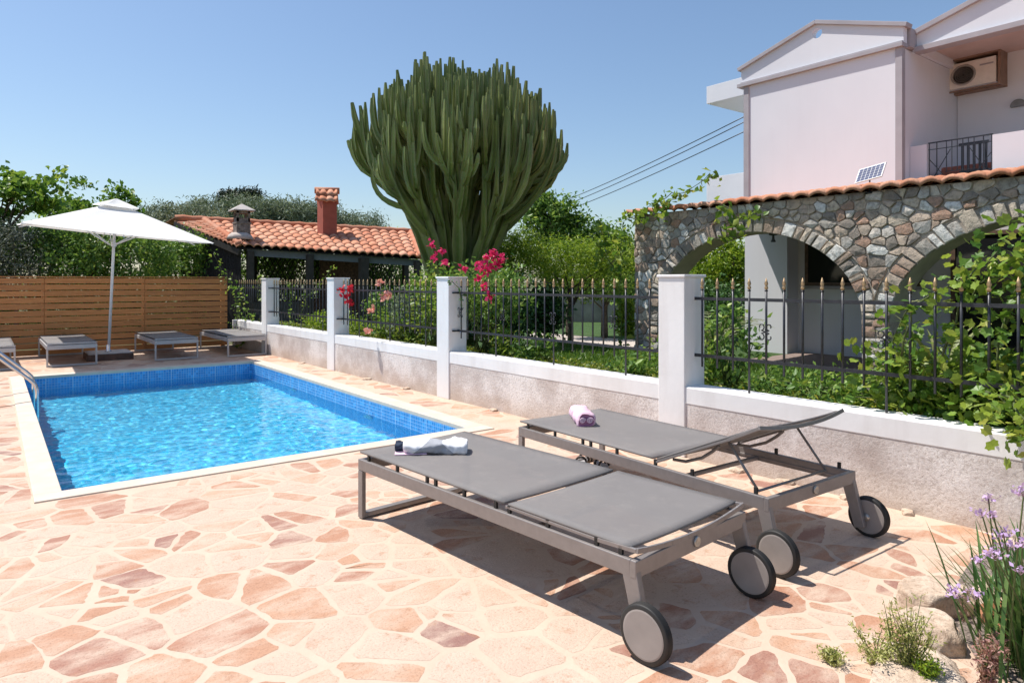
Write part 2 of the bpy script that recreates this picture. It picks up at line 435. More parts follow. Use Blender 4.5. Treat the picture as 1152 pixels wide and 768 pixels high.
for j in range(ny_+1):
    for i in range(nx_+1):
        x = x0+.001+(x1-x0-.002)*i/nx_; y = y0+.001+(y1-y0-.002)*j/ny_
        hgt = .0045*noise.noise(Vector((x*2.6, y*2.6, 0)))+.0036*noise.noise(Vector((x*7.5, y*7.5, 3)))+.0020*noise.noise(Vector((x*14, y*14, 8)))
        vs.append((x, y, WZ+hgt))
fs = [(j*(nx_+1)+i, j*(nx_+1)+i+1, (j+1)*(nx_+1)+i+1, (j+1)*(nx_+1)+i) for j in range(ny_) for i in range(nx_)]
mb = MB(); mb.add(vs, fs); wat = structure(mb.build('pool_water', M_water, None, True))
wat.cycles.is_caustics_caster = True; basin.cycles.is_caustics_receiver = True; sd.cycles.is_caustics_light = True
# jets on the right wall
M_white = simple('white_plastic', (.78,.78,.78), .35, var=.03)
for k, yy in enumerate((8.05, 10.75)):
    t = thing('pool_jet', ['round white water jet on the right pool wall, nearer of the two', 'round white water jet on the right pool wall, farther of the two'][k], 'pool jet', (PX1-.002, yy, -.34), 0, 'round jets in the pool wall')
    mb = MB(); mb.lathe((0,0,0), [(.10,0),(.10,-.018),(.08,-.03),(.03,-.03),(.028,-.015)], 20, axis='x'); mb.build('jet_cover', M_white, t)
# stainless handrail over the steps
M_steel = simple('stainless_steel', (.62,.63,.65), .22, 1, var=.05)
for k, yy in enumerate((10.45, 11.35)):
    t = thing('pool_handrail', ['steel handrail sloping down into the pool steps, nearer one of the pair', 'steel handrail sloping down into the pool steps, farther one of the pair'][k], 'handrail', (.1, yy, 0), 0, 'steel rails at the pool steps')
    mb = MB()
    pts = [(-.50,0,.0),(-.50,0,.80),(-.48,0,.87),(-.42,0,.90),(-.34,0,.86),(.28,0,.27),(.34,0,.20),(.36,0,.12),(.36,0,-1.0)]
    mb.tube(pts, .021, 12); mb.build('rail', M_steel, t, True)
    mb = MB(); mb.lathe((-.5,0,.004), [(.05,0),(.05,.012),(.024,.02)], 16); mb.build('floor_flange', M_steel, t, True)
# ================================================================ the rendered garden wall with pillars
m, nt, p, _ = new_mat('roughcast_plaster'); v = coords(nt)
sx = N(nt, 'SeparateXYZ'); L(nt, v, sx.inputs[0])
n1 = noise_(nt, v, 1.7, 8, .65); n2 = noise_(nt, v, 46, 6, .75); n3 = noise_(nt, v, 7, 5)
c = ramp(nt, n1, [(.32, (.46,.38,.34)), (.47, (.62,.55,.51)), (.60, (.80,.74,.70))])
c = mixc(nt, ramp(nt, n2, [(.32, (.8,.8,.8)), (.52, (0,0,0))]), c, (.40,.33,.29))
low = N(nt, 'MapRange'); L(nt, math_(nt, 'ADD', sx.outputs[2], math_(nt, 'MULTIPLY', n3, .16)), low.inputs[0])
low.inputs[1].default_value = .30; low.inputs[2].default_value = .06
c = mixc(nt, math_(nt, 'MULTIPLY', low.outputs[0], .55), c, (.50,.38,.27))
L(nt, c, p.inputs['Base Color']); p.inputs['Roughness'].default_value = .95
bump(nt, p, math_(nt, 'ADD', n2, math_(nt, 'MULTIPLY', n3, .6)), .55, .016); M_rough = m
m, nt, p, _ = new_mat('white_render'); v = coords(nt)
n1 = noise_(nt, v, 1.6, 6, .6); n2 = noise_(nt, v, 22, 5)
st = N(nt, 'Mapping'); L(nt, v, st.inputs[0]); st.inputs['Scale'].default_value = (4, 4, .5); n3 = noise_(nt, st.outputs[0], 1.5, 5)
c = ramp(nt, n1, [(.3, (.78,.755,.735)), (.7, (.87,.85,.835))])
c = mixc(nt, ramp(nt, n3, [(.5, (0,0,0)), (.85, (.45,.45,.45))]), c, (.55,.50,.46))
L(nt, c, p.inputs['Base Color']); p.inputs['Roughness'].default_value = .8; bump(nt, p, n2, .25, .005); M_render = m
def wx(y): return 4.76-.0185*y          # face of the wall
wall = thing('garden_wall', 'long low rendered garden wall with white pillars beside the pool', 'wall', (4.7, 8, 0))
def wslab(mb, ya, yb, o0, o1, z0, z1):
    vs = []
    for z in (z0, z1):
        for y, o in ((ya,o0),(ya,o1),(yb,o1),(yb,o0)): vs.append((wx(y)+o, y, z))
    mb.add(vs, [(0,3,2,1),(4,5,6,7),(0,1,5,4),(1,2,6,5),(2,3,7,6),(3,0,4,7)])
PIL = [.30, 3.72, 7.37, 10.86, 14.2]; PW = .28
mb = MB(); wslab(mb, -2.5, 16.55, .004, .245, 0, .455); mb.build('roughcast_panel', M_rough, wall, world=True)
mb = MB(); wslab(mb, -2.5, 16.55, 0, .25, .455, .60); mb.build('smooth_band', M_render, wall, world=True, bevel=.008)
for y in PIL:
    mb = MB(); wslab(mb, y, y+PW, -.012, .262, .0, 1.53)
    wslab(mb, y-.012, y+PW+.012, -.024, .274, 1.53, 1.555)
    mb.build('pillar', M_render, wall, world=True, bevel=.006)
# ================================================================ iron fence panels between the pillars
M_iron = simple('black_iron', (.035,.037,.045), .38, .2, var=.2, scale=30)
M_gold = simple('rusty_gold_paint', (.50,.34,.18), .45, .35, var=.3, scale=60)
ends = ['right of the nearest pillar', 'between the two nearest pillars', 'between the second and third pillars', 'between the third and fourth pillars', 'beyond the farthest pillar, behind the timber fence']
spans = [(PIL[0]+PW, PIL[1]), (PIL[1]+PW, PIL[2]), (PIL[2]+PW, PIL[3]), (PIL[3]+PW, PIL[4]), (PIL[4]+PW, 16.5)]
labels = ['black spear topped iron fence overgrown by the grapevine', 'black spear topped iron fence in front of the lawn and green bushes',
          'black spear topped iron fence with roses growing through it', 'black spear topped iron fence in front of the dark pavilion',
          'short end of black spear topped iron fence behind the last white pillar']
bar_me = {}
def fence_bar(parent, x, y, zb):
    k = round(zb, 2)
    if k not in bar_me:
        mb = MB(); mb.tube([(0,0,zb),(0,0,1.430)], .009, 6); mb.lathe((0,0,1.418), [(.012,0),(.014,.006),(.012,.012)], 8)
        o = mb.build('bar', M_iron, None, True)
        mb = MB(); mb.lathe((0,0,1.430), [(.006,0),(.015,.012),(.015,.02),(.009,.032),(.0155,.048),(.011,.064),(.002,.094)], 8)
        f = mb.build('finial', M_gold, o, True); bar_me[k] = (o.data, f.data)
        bpy.data.objects.remove(f); bpy.data.objects.remove(o)
    d = bar_me[k]
    o = bpy.data.objects.new('bar', d[0]); C.objects.link(o); o.parent = parent; o.location = (x-parent.location.x, y-parent.location.y, 0)
    f = bpy.data.objects.new('finial', d[1]); C.objects.link(f); f.parent = o
for i, (a, b) in enumerate(spans):
    t = thing('iron_fence', labels[i], 'fence', (wx((a+b)/2)+.13, (a+b)/2, .6), 0, 'iron fence panels on the garden wall')
    t.location.z = 0
    for z in (.865, 1.35):
        mb = MB(); mb.bar((wx(a)+.13, a-.04, z), (wx(b)+.13, b+.04, z), .016, .026)
        if i in (1, 2, 3): mb.bar((wx(b)+.13, b-.02, z), (wx(b)+.03, b-.02, z), .012, .02)
        mb.build('rail', M_iron, t, world=True)
    n = int((b-a)/.143); s0 = (b-a)/(n+.0)
    for k in range(n):
        y = a+s0*(k+.5); zb = .60 if k % 7 == 3 else .77
        fence_bar(t, wx(y)+.13, y, zb)
    if i in (0, 1, 2):
        for k in range(4, n, 6):
            y = a+s0*(k+.5); x = wx(y)+.115; mb = MB()
            for sg in (-1, 1):
                for sz in (-1, 1):
                    pts = []
                    for q in range(16):
                        th = q/15*math.pi*1.7; rr = .028*(1-.5*q/15)
                        pts.append((x, y+sg*(.034+rr*math.sin(th)*-1+.0), 1.10+sz*(.012+.028+rr*-math.cos(th))))
                    mb.tube([(x, y, 1.10)]+pts, .005, 5)
            mb.build('scroll', M_iron, t, True, world=True)
# ================================================================ timber screen at the far end
m, nt, p, _ = new_mat('stained_timber'); v = coords(nt)
g = N(nt, 'NewGeometry'); r = g.outputs['Random Per Island']
mp = N(nt, 'Mapping'); L(nt, v, mp.inputs[0]); mp.inputs['Scale'].default_value = (1.2, 6, 26); gr = noise_(nt, mp.outputs[0], 2.2, 7, .6)
kn = N(nt, 'TexVoronoi'); mk = N(nt, 'Mapping'); L(nt, v, mk.inputs[0]); mk.inputs['Scale'].default_value = (1.4, 1, 7); L(nt, mk.outputs[0], kn.inputs[0]); kn.inputs['Scale'].default_value = 1.3
c = ramp(nt, gr, [(.25, (.34,.13,.04)), (.5, (.55,.235,.075)), (.75, (.64,.31,.11))])
c = mixc(nt, ramp(nt, kn.outputs['Distance'], [(.05, (.8,.8,.8)), (.11, (0,0,0))]), c, (.08,.03,.012))
c = mixc(nt, .5, c, ramp(nt, r, [(0, (.6,.6,.6)), (1, (1,1,1))]), 'MULTIPLY')
L(nt, c, p.inputs['Base Color']); p.inputs['Roughness'].default_value = .55; bump(nt, p, gr, .3, .004); M_timber = m
t = thing('timber_fence', 'brown horizontal board fence closing the far end of the pool deck', 'fence', (0, 16.6, 0))
mb = MB(); rd = random.Random(3)
xs = [-8.2, -6.4, -4.55, -2.8, -.95, .85, 2.65, 4.36]
nb = 12; bh = 1.56/nb
for a, b in zip(xs, xs[1:]):
    for k in range(nb):
        z0 = .01+k*bh; o = rd.uniform(-.004, .004); dz = rd.uniform(-.006, .006)
        mb.box((a+.003, 16.60+o, z0+.006+dz), (b-.003, 16.622+o, z0+bh-.013+rd.uniform(-.004, .004)+dz))
mb.build('boards', M_timber, t, world=True, bevel=.003, seg=1)
for x in xs[1:-1]+[4.27, -8.1]:
    mb = MB(); mb.box((x-.045, 16.624, 0), (x+.045, 16.70, 1.5)); mb.build('post', M_timber, t, world=True)
mb = MB(); mb.box((-8.2, 16.585, 1.573), (4.36, 16.66, 1.592)); mb.build('cap_board', M_timber, t, world=True)
# ================================================================ sun loungers
M_alu = simple('taupe_metal', (.27,.245,.235), .42, .35, var=.05, scale=20)
m, nt, p, _ = new_mat('taupe_mesh_fabric'); v = coords(nt)
wv = N(nt, 'TexChecker'); wv.inputs['Scale'].default_value = 420; L(nt, v, wv.inputs[0])
n1 = noise_(nt, v, 3, 5)
c = ramp(nt, n1, [(.3, (.205,.19,.185)), (.7, (.235,.22,.212))])
n4 = noise_(nt, v, 9, 6, .7); c = mixc(nt, ramp(nt, n4, [(.52, (0,0,0)), (.75, (.45,.45,.45))]), c, (.30,.275,.255))
L(nt, mixc(nt, math_(nt, 'MULTIPLY', wv.outputs[1], .3), c, (.13,.12,.115)), p.inputs['Base Color']); p.inputs['Roughness'].default_value = .75
bump(nt, p, math_(nt, 'ADD', math_(nt, 'MULTIPLY', wv.outputs[1], .06), n1), .35, .012)
tp = N(nt, 'BsdfTransparent'); mx = N(nt, 'MixShader'); mx.inputs[0].default_value = .15; ou = [n_ for n_ in nt.nodes if n_.type == 'OUTPUT_MATERIAL'][0]
L(nt, p.outputs[0], mx.inputs[1]); L(nt, tp.outputs[0], mx.inputs[2]); L(nt, mx.outputs[0], ou.inputs[0]); M_sling = m
M_tyre = simple('black_rubber', (.022,.021,.02), .6, var=.2)
M_hub = simple('taupe_wheel_disc', (.30,.265,.245), .55, var=.06)
M_badge = simple('badge_metal', (.5,.47,.42), .3, .6, var=.1)
LW, LL, LH = .88, 2.17, .375
def wheel(parent, x, y, side, cap=False):
    w = bpy.data.objects.new('wheel', None); C.objects.link(w); w.parent = parent; w.location = (x, y, .117)
    mb = MB()
    prof = [(.094,-.019),(.110,-.019)]
    for k in range(5): prof += [(.117,-.014+k*.0066),(.1135,-.0115+k*.0066)]
    prof += [(.110,.019),(.094,.019)]
    mb.lathe((0,0,0), prof, 40, axis='x'); mb.build('tyre', M_tyre, w, True, bevel=0)
    mb = MB(); s = -side
    mb.lathe((0,0,0), [(.0955,-.017),(.0965,-.020),(.09,-.0215),(.012,-.0215)], 40, axis='x')
    mb.lathe((0,0,0), [(.0955,.017),(.0965,.020),(.09,.0215),(.012,.0215)], 40, axis='x')
    mb.build('wheel_disc', M_hub, w, False)
    if not cap: return
    mb = MB(); mb.lathe((side*.022,0,0), [(.018,-.012),(.018,.010),(.010,.016)], 14, axis='x'); mb.build('axle_cap', M_badge, w, True)
def sling(mb, y0, y1, sag0=0, sag1=0, x0=.015, x1=None, z=.0, nx=14, ny=14, th=.012):
    x1 = x1 if x1 is not None else LW-.015
    rows = []
    for j in range(ny+1):
        v = j/ny; y = y0+(y1-y0)*v; row = []
        for i in range(nx+1):
            u = i/nx; x = x0+(x1-x0)*u; e = 4*u*(1-u)
            sag = .006+sag0*(1-v)**6+sag1*v**6
            row.append((x, y, z-e*sag))
        rows.append(row)
    vs = [p_ for r_ in rows for p_ in r_]; k = nx+1
    n0 = len(vs); vs += [(a, b, c-th) for a, b, c in vs]
    fs = []
    for j in range(ny):
        for i in range(nx):
            a = j*k+i; fs.append((a, a+1, a+k+1, a+k)); fs.append((a+n0, a+k+n0, a+k+1+n0, a+1+n0))
    for i in range(nx): fs += [(i+1, i, i+n0, i+1+n0), (ny*k+i, ny*k+i+1, ny*k+i+1+n0, ny*k+i+n0)]
    for j in range(ny): fs += [(j*k, (j+1)*k, (j+1)*k+n0, j*k+n0), ((j+1)*k+nx, j*k+nx, j*k+nx+n0, (j+1)*k+nx+n0)]
    mb.add(vs, fs)
def lounger(loc, rz, label, group, back=0, full=True, length=LL, width=LW, inner_right=False):
    t = thing('sun_lounger', label, 'sun lounger', (loc[0], loc[1], 0), rz, group)
    Lh = length; Wd = width
    mb = MB()
    for x in (.015, Wd-.015): mb.bar((x, -.045, LH-.036), (x, -Lh+.03, LH-.036), .028, .070)
    mb.bar((0, -.025, LH-.036), (Wd, -.025, LH-.036), .05, .070)
    mb.bar((0, -Lh+.015, LH-.036), (Wd, -Lh+.015, LH-.036), .03, .072)
    for x in (.03, Wd-.03):
        mb.bar((x, -1.28, LH-.05), (x, -Lh+.06, LH-.05), .012, .02)
    mb.build('frame', M_alu, t, bevel=.004)
    zs = LH+.045
    # front loop leg
    for x in (.014, Wd-.014):
        mb = MB(); mb.bar((x, -.025, LH-.073), (x, -.025, .006), .028, .05); mb.build('leg', M_alu, t, bevel=.003)
    mb = MB(); mb.bar((.029, -.025, .024), (Wd-.029, -.025, .024), .05, .030); mb.build('foot_bar', M_alu, t, bevel=.003)
    if full:
        for s, x in ((-1, .018), (1, Wd-.018)):
            mb = MB(); mb.bar((x, -Lh+.045, LH-.02), (x+s*.004, -Lh-.035, .055), .032, .075, up=(0,1,0), w2=.032, h2=.062)
            mb.build('leg', M_alu, t, bevel=.004)
        wheel(t, -.018, -Lh-.062, -1)
        wheel(t, (Wd-.062) if inner_right else Wd+.03, -Lh-.062, -1, cap=not inner_right)
        for yb in (-1.52,):
            mb = MB(); mb.bar((.03, yb, LH-.055), (Wd-.03, yb, LH-.055), .035, .018); mb.build('crossbar', M_alu, t)
        mb = MB(); mb.lathe((Wd/2, -Lh-.004, LH-.032), [(.024,.004),(.024,-.004),(.018,-.006),(.012,-.0035)], 20, axis='y'); mb.build('badge', M_badge, t, True)
        pins = [.10, .42, .72, .80, 1.05, 1.30, 1.40, 1.66, 1.95, 2.08]
        if back: pins = [.10, .42, .72, .80, 1.05, 1.38, 1.66, 2.08]
        mb = MB(); mb.box((-.007, -.009, LH), (.007, .009, zs-.010)); o0 = mb.build('spacer_pin', M_tyre, t); o0.location = (.02, -pins[0], 0)
        for y in pins:
            for x in (.02, Wd-.02):
                if (x, y) == (.02, pins[0]): continue
                o1 = o0.copy(); C.objects.link(o1); o1.parent = t; o1.location = (x, -y, 0)
    else:
        for x in (.014, Wd-.014):
            mb = MB(); mb.bar((x, -Lh+.02, LH-.073), (x, -Lh+.02, .006), .028, .045); mb.build('leg', M_alu, t, bevel=.003)
        mb = MB(); mb.bar((.029, -Lh+.02, .022), (Wd-.029, -Lh+.02, .022), .045, .030); mb.build('foot_bar', M_alu, t, bevel=.003)
        mb = MB(); mb.box((.012,-.03,LH), (Wd-.012,-Lh+.02,LH+.006)); mb.build('sling_rail', M_alu, t)
    split = 1.36 if full else Lh*.5
    mb = MB(); sling(mb, 0, -split, .0, .0, z=zs, x1=Wd-.015); mb.build('seat_sling', M_sling, t, True)
    br = bpy.data.objects.new('backrest', None); C.objects.link(br); br.parent = t; br.location = (0, -split-.035, zs); br.rotation_euler = (-back, 0, 0)
    bl = Lh-split-.045
    mb = MB(); sling(mb, 0, -bl*(.955 if full else .985), .0, .004, z=0, x1=Wd-.015); mb.build('back_sling', M_sling, br, True)
    mb = MB()
    if full:
        for x in (.02, Wd-.02):
            mb.bar((x, .02, -.020), (x, -bl*.72, -.020), .014, .014)
            mb.bar((x, -bl*.72, -.020), (x, -bl, -.010), .014, .018)
        pts = [(.015+(Wd-.03)*i/14, -bl-.004, -.008-.034*4*(i/14)*(1-i/14)) for i in range(15)]
        for a_, b_ in zip(pts, pts[1:]): mb.bar(a_, b_, .012, .022)
        for x in (.12, Wd-.12):
            mb.tube([(x, -.03, -.03), (x, -.12, -.062), (x, -.25, -.068), (x, -.34, -.05), (x, -.40, -.03)], .010, 8)
    else:
        mb.bar((0, -bl-.0, -.018), (Wd, -bl-.0, -.018), .014, .022)
    mb.build('back_frame', M_alu, br, bevel=.002)
    if back:
        mb = MB()
        ca, sa = math.cos(back), math.sin(back)
        def bp(x, d, h=-.03): return (x, -split-.035-d*ca+h*sa*-1*0, zs+d*sa-.03)
        mb.tube([bp(.10, .50), (.10, -2.04, LH-.01)], .0075, 8)
        mb.tube([bp(Wd-.10, .50), (Wd-.10, -2.04, LH-.01)], .0075, 8)
        mb.tube([(.10, -2.04, LH-.01), (Wd-.10, -2.04, LH-.01)], .0075, 8)
        mb.build('prop_stay', M_alu, t, True)
    return t
l1 = lounger((1.850, 4.035), math.atan2(.205, 2.16), 'near grey sun lounger lying fully flat with the rolled white towel on it', 'grey loungers on the near paving', inner_right=True)
l2 = lounger((3.243, 4.170), R(-1.2), 'grey sun lounger beside the wall with raised backrest and pink towel', 'grey loungers on the near paving', back=R(24))
far = [((.80-.06, 16.45), 'flat grey lounger half under the parasol shadow, left of the parasol pole'), ((2.42, 16.40), 'flat grey lounger in parasol shadow just right of the pole'),
       ((3.68, 16.25), 'flat sunlit lounger nearest the white wall at the far end'), ((-.45, 16.4), 'flat lounger cut by the left edge of the view behind the handrail')]
M_alu_near = M_alu; M_alu = simple('light_grey_metal', (.48,.47,.47), .45, .3, var=.05)
for (x, y), lb in far: lounger((x, y), R(.5), lb, 'loungers lined up along the timber fence', full=False, length=2.18, width=.76)
M_alu = M_alu_near
# ---- towels
m, nt, p, _ = new_mat('white_grey_towel'); v = coords(nt)
sx = N(nt, 'SeparateXYZ'); L(nt, v, sx.inputs[0])
a = math_(nt, 'ADD', math_(nt, 'ABSOLUTE', math_(nt, 'ADD', sx.outputs[0], .005)), math_(nt, 'MULTIPLY', math_(nt, 'ADD', sx.outputs[2], .0), 1.3))
n1 = noise_(nt, v, 12, 3)
f = math_(nt, 'LESS_THAN', math_(nt, 'ADD', a, math_(nt, 'MULTIPLY', n1, .03)), .155)
b = math_(nt, 'LESS_THAN', sx.outputs[0], -.135)
c = mixc(nt, f, (.74,.74,.76), (.36,.37,.40)); 
L(nt, c, p.inputs['Base Color']); p.inputs['Roughness'].default_value = .95
bump(nt, p, noise_(nt, v, 260, 2), .5, .002); M_tow1 = m
def terry(name, col):
    m = simple(name, col, .95, var=.08, scale=14, bumpy=.8, bscale=240, bdist=.004); return m
M_pink = terry('pink_terry', (.80,.55,.66)); M_pinkd = terry('deep_pink_terry', (.52,.22,.36)); M_navy = terry('navy_cloth', (.03,.045,.08))
def roll(mb, Lr, a, b, seed, mat=0, n=36, k=30, flat=.8, endmat=None):
    """roll along x centred, resting at z=0"""
    rd = random.Random(seed); rows = []
    for i in range(k+1):
        u = i/k; x = (u-.5)*Lr; e = min(1, min(u, 1-u)*14+.80); r_ = []
        for j in range(n):
            th = 2*math.pi*j/n; c_, s_ = math.cos(th), math.sin(th)
            y = a*math.copysign(abs(c_)**.8, c_)*e; z = b*math.copysign(abs(s_)**.85, s_)*e
            w = noise.noise(Vector((x*12+seed, th*.9, seed)))*(.013 if endmat is not None else .022)+noise.noise(Vector((x*40+seed, th*2.2, seed)))*(.005 if endmat is not None else .010)
            y += c_*w; z += s_*w
            z = max(z, -b*flat)
            r_.append((x, y, z+b*flat))
        rows.append(r_)
    vs = [q for r_ in rows for q in r_]
    fs = [(i*n+j, (i+1)*n+j, (i+1)*n+(j+1)%n, i*n+(j+1)%n) for i in range(k) for j in range(n)]
    mb.add(vs, fs, mat)
    for e, s in ((0, -1), (k, 1)):
        ring = rows[e]; cz = b*flat; cx = ring[0][0]
        # end face sunk in towards a coil
        prev = ring; 
        for q, (sc_, dx) in enumerate(((.86, -.004), (.80, -.012), (.55, -.006), (.45, -.014), (.2, -.008))):
            new = [(cx+s*dx, y*sc_, (z-cz)*sc_+cz) for _, y, z in ring]
            o = len(mb.v); mb.v += prev+new
            for j in range(n):
                f_ = (o+j, o+(j+1)%n, o+n+(j+1)%n, o+n+j); mb.f.append(f_ if s > 0 else tuple(reversed(f_))); mb.m.append(endmat if endmat is not None else mat)
            prev = new
        o = len(mb.v); mb.v += prev; mb.f.append(tuple(range(o, o+n)) if s > 0 else tuple(reversed(range(o, o+n)))); mb.m.append(endmat if endmat is not None else mat)
ZS = LH+.045
t = thing('rolled_towel', 'white and grey rolled towel lying on the near lounger', 'towel', (2.245, 3.74, ZS-.004), R(-36))
mb = MB(); roll(mb, .40, .078, .043, 3); mb.build('roll', M_tow1, t, True)
t2 = tag(MB().build('x', M_navy), 'x')
bpy.data.objects.remove(t2)
mb = MB(); roll(mb, .05, .04, .032, 9); o = mb.build('folded_cloth', M_navy, None, True)
o.location = (2.065, 3.885, ZS+.004); o.rotation_euler = (0, 0, R(-36)); tag(o, 'small dark navy cloth tucked at the left end of the white towel', 'cloth')
mb = MB(); mb.box((-.10,-.05,0), (.10,.05,.007)); o = mb.build('face_cloth', M_pink, None, bevel=.003)
o.location = (2.10, 3.80, ZS-.002); o.rotation_euler = (0, 0, R(-30)); tag(o, 'flat pink cloth peeking out from under the white towel', 'cloth')
t = thing('rolled_towel', 'pink rolled towel lying on the lounger beside the wall', 'towel', (3.625, 3.86, ZS-.006), R(237))
mb = MB(); roll(mb, .36, .074, .058, 5, 0, endmat=1)
def coil(mb, cx, cy, cz, r, mat):
    pts = [(cx, cy+r*(1-k/22)*math.cos(k*.62), cz+r*(1-k/22)*.9*math.sin(k*.62)) for k in range(20)]
    mb.tube(pts, .0055, 6, mat)
coil(mb, .181, .028, .046, .026, 0); coil(mb, .181, -.028, .046, .024, 0)
mb.build('roll', [M_pink, M_pinkd], t, True)
# ---- sandals in the shade
M_sole = simple('cork_sole', (.30,.20,.12), .8, var=.15); M_strap = simple('dark_strap', (.05,.035,.03), .5); M_foot = simple('pale_footbed', (.45,.43,.44), .7)
for k, (x, y, rz) in enumerate(((3.86, 4.10, R(-150)), (3.90, 3.93, R(-110)))):
    t = thing('sandal', ['left strappy sandal on the paving under the lounger by the wall', 'sandal with pale footbed on the paving nearer the wheels, under the lounger by the wall'][k], 'sandal', (x, y, .004), rz, 'pair of sandals')
    out_ = [(.13*math.cos(a)*(1 if math.cos(a) > 0 else 1), (.042+.008*math.cos(a))*math.sin(a)) for a in [2*math.pi*i/20 for i in range(20)]]
    mb = MB(); mb.prism(out_, 0, .02); mb.build('sole', M_sole, t, bevel=.004)
    mb = MB(); mb.prism([(a*.92, b*.88) for a, b in out_], .0205, .026); mb.build('footbed', M_foot, t)
    mb = MB()
    for xx, hh in ((.05, .045), (-.02, .05), (-.09, .06)):
        mb.tube([(xx, .044*math.cos(a), .022+hh*math.sin(a)) for a in [math.pi*i/10 for i in range(11)]], .009 if xx > -.05 else .006, 6)
    mb.build('strap', M_strap, t, True)
# ================================================================ parasol
m, nt, p, out = new_mat('white_canvas'); v = coords(nt)
p.inputs['Base Color'].default_value = (.86,.86,.85,1); p.inputs['Roughness'].default_value = .85
bump(nt, p, noise_(nt, v, 3.5, 3), .25, .03)
tl = N(nt, 'BsdfTranslucent'); tl.inputs[0].default_value = (.8,.8,.78,1); mx = N(nt, 'MixShader'); mx.inputs[0].default_value = .25
L(nt, p.outputs[0], mx.inputs[1]); L(nt, tl.outputs[0], mx.inputs[2]); L(nt, mx.outputs[0], out.inputs[0]); M_canvas = m
M_pole = simple('white_enamel', (.72,.73,.74), .3, var=.03)
UX, UY = 1.80, 15.22
u = thing('parasol', 'large open white square parasol between the far loungers', 'parasol', (UX, UY, 0))
u.rotation_euler = (0, R(2.4), 0)
mb = MB(); mb.tube([(0,0,.14), (0,0,3.02)], .026, 14); mb.build('pole', M_pole, u, True)
mb = MB(); hw = 1.50; ze, zt = 2.42, 2.94; r0 = .30
def can(mb, hw, ze, r0, zt, nseg=6, rows=8, sagf=.05, drop=0):
    ring = []
    for s in range(4):
        a0 = [(-1,-1),(1,-1),(1,1),(-1,1)][s]; a1 = [(1,-1),(1,1),(-1,1),(-1,-1)][s]
        for q in range(nseg): ring.append((a0[0]+(a1[0]-a0[0])*q/nseg, a0[1]+(a1[1]-a0[1])*q/nseg, q/nseg))
    vs = []
    for i in range(rows+1):
        v = i/rows; rr = r0+(hw-r0)*v; z = zt+(ze-zt)*v
        for a, b, q in ring:
            e = 4*q*(1-q); sag = .035*math.sin(math.pi*v)*e+.02*e*v
            vs.append((a*rr*(1-.02*e*v), b*rr*(1-.02*e*v), z-sag))
    n = len(ring); fs = [(i*n+j, (i+1)*n+j, (i+1)*n+(j+1)%n, i*n+(j+1)%n) for i in range(rows) for j in range(n)]
    mb.add(vs, fs)
can(mb, hw, ze, .20, zt); mb.build('canopy', M_canvas, u, True)
mb = MB(); can(mb, .36, 2.95, .01, 3.10, rows=4); mb.build('vent_cap', M_canvas, u, True)
for sx_ in (-1, 0, 1):
    for sy_ in (-1, 0, 1):
        if (sx_, sy_) == (0, 0): continue
        mb = MB(); mb.bar((sx_*.04, sy_*.04, 2.93), (sx_*hw*.99, sy_*hw*.99, ze-.012-(.05 if 0 in (sx_, sy_) else 0)), .014, .02); mb.build('rib', M_pole, u)
        mb = MB(); mb.bar((sx_*.04, sy_*.04, 2.20), (sx_*hw*.48, sy_*hw*.48, 2.64-(.06 if 0 in (sx_, sy_) else 0)), .014, .02); mb.build('strut', M_pole, u)
mb = MB(); mb.lathe((0,0,2.16), [(.03,0),(.05,.02),(.05,.07),(.03,.09)], 14); mb.build('hub', M_pole, u, True)
M_box = simple('dark_brown_wood', (.10,.05,.035), .55, var=.25, scale=10); M_boxtop = simple('grey_stone_slab', (.45,.43,.42), .7, var=.1)
CT_ = Matrix.Translation((0,0,2.9)) @ Matrix.Rotation(R(2.2), 4, 'Y') @ Matrix.Rotation(R(3.2), 4, 'X') @ Matrix.Translation((0,0,-2.9))
for ch in u.children:
    if ch.name.split('.')[0] in ('canopy', 'vent_cap', 'rib', 'strut'): ch.matrix_local = CT_
b = thing('weight_box', 'low dark brown box weighing down the parasol foot', 'parasol base', (UX, UY, 0))
mb = MB(); mb.box((-.38,-.38,.0), (.38,.38,.12)); mb.build('box', M_box, b, bevel=.006)
mb = MB(); mb.box((-.365,-.365,.121), (.365,.365,.14)); mb.build('slab', M_boxtop, b, bevel=.004)
mb = MB(); mb.lathe((0,0,.141), [(.06,0),(.06,.01),(.036,.02),(.034,.13)], 16); mb.build('pole_sleeve', M_steel, b, True)
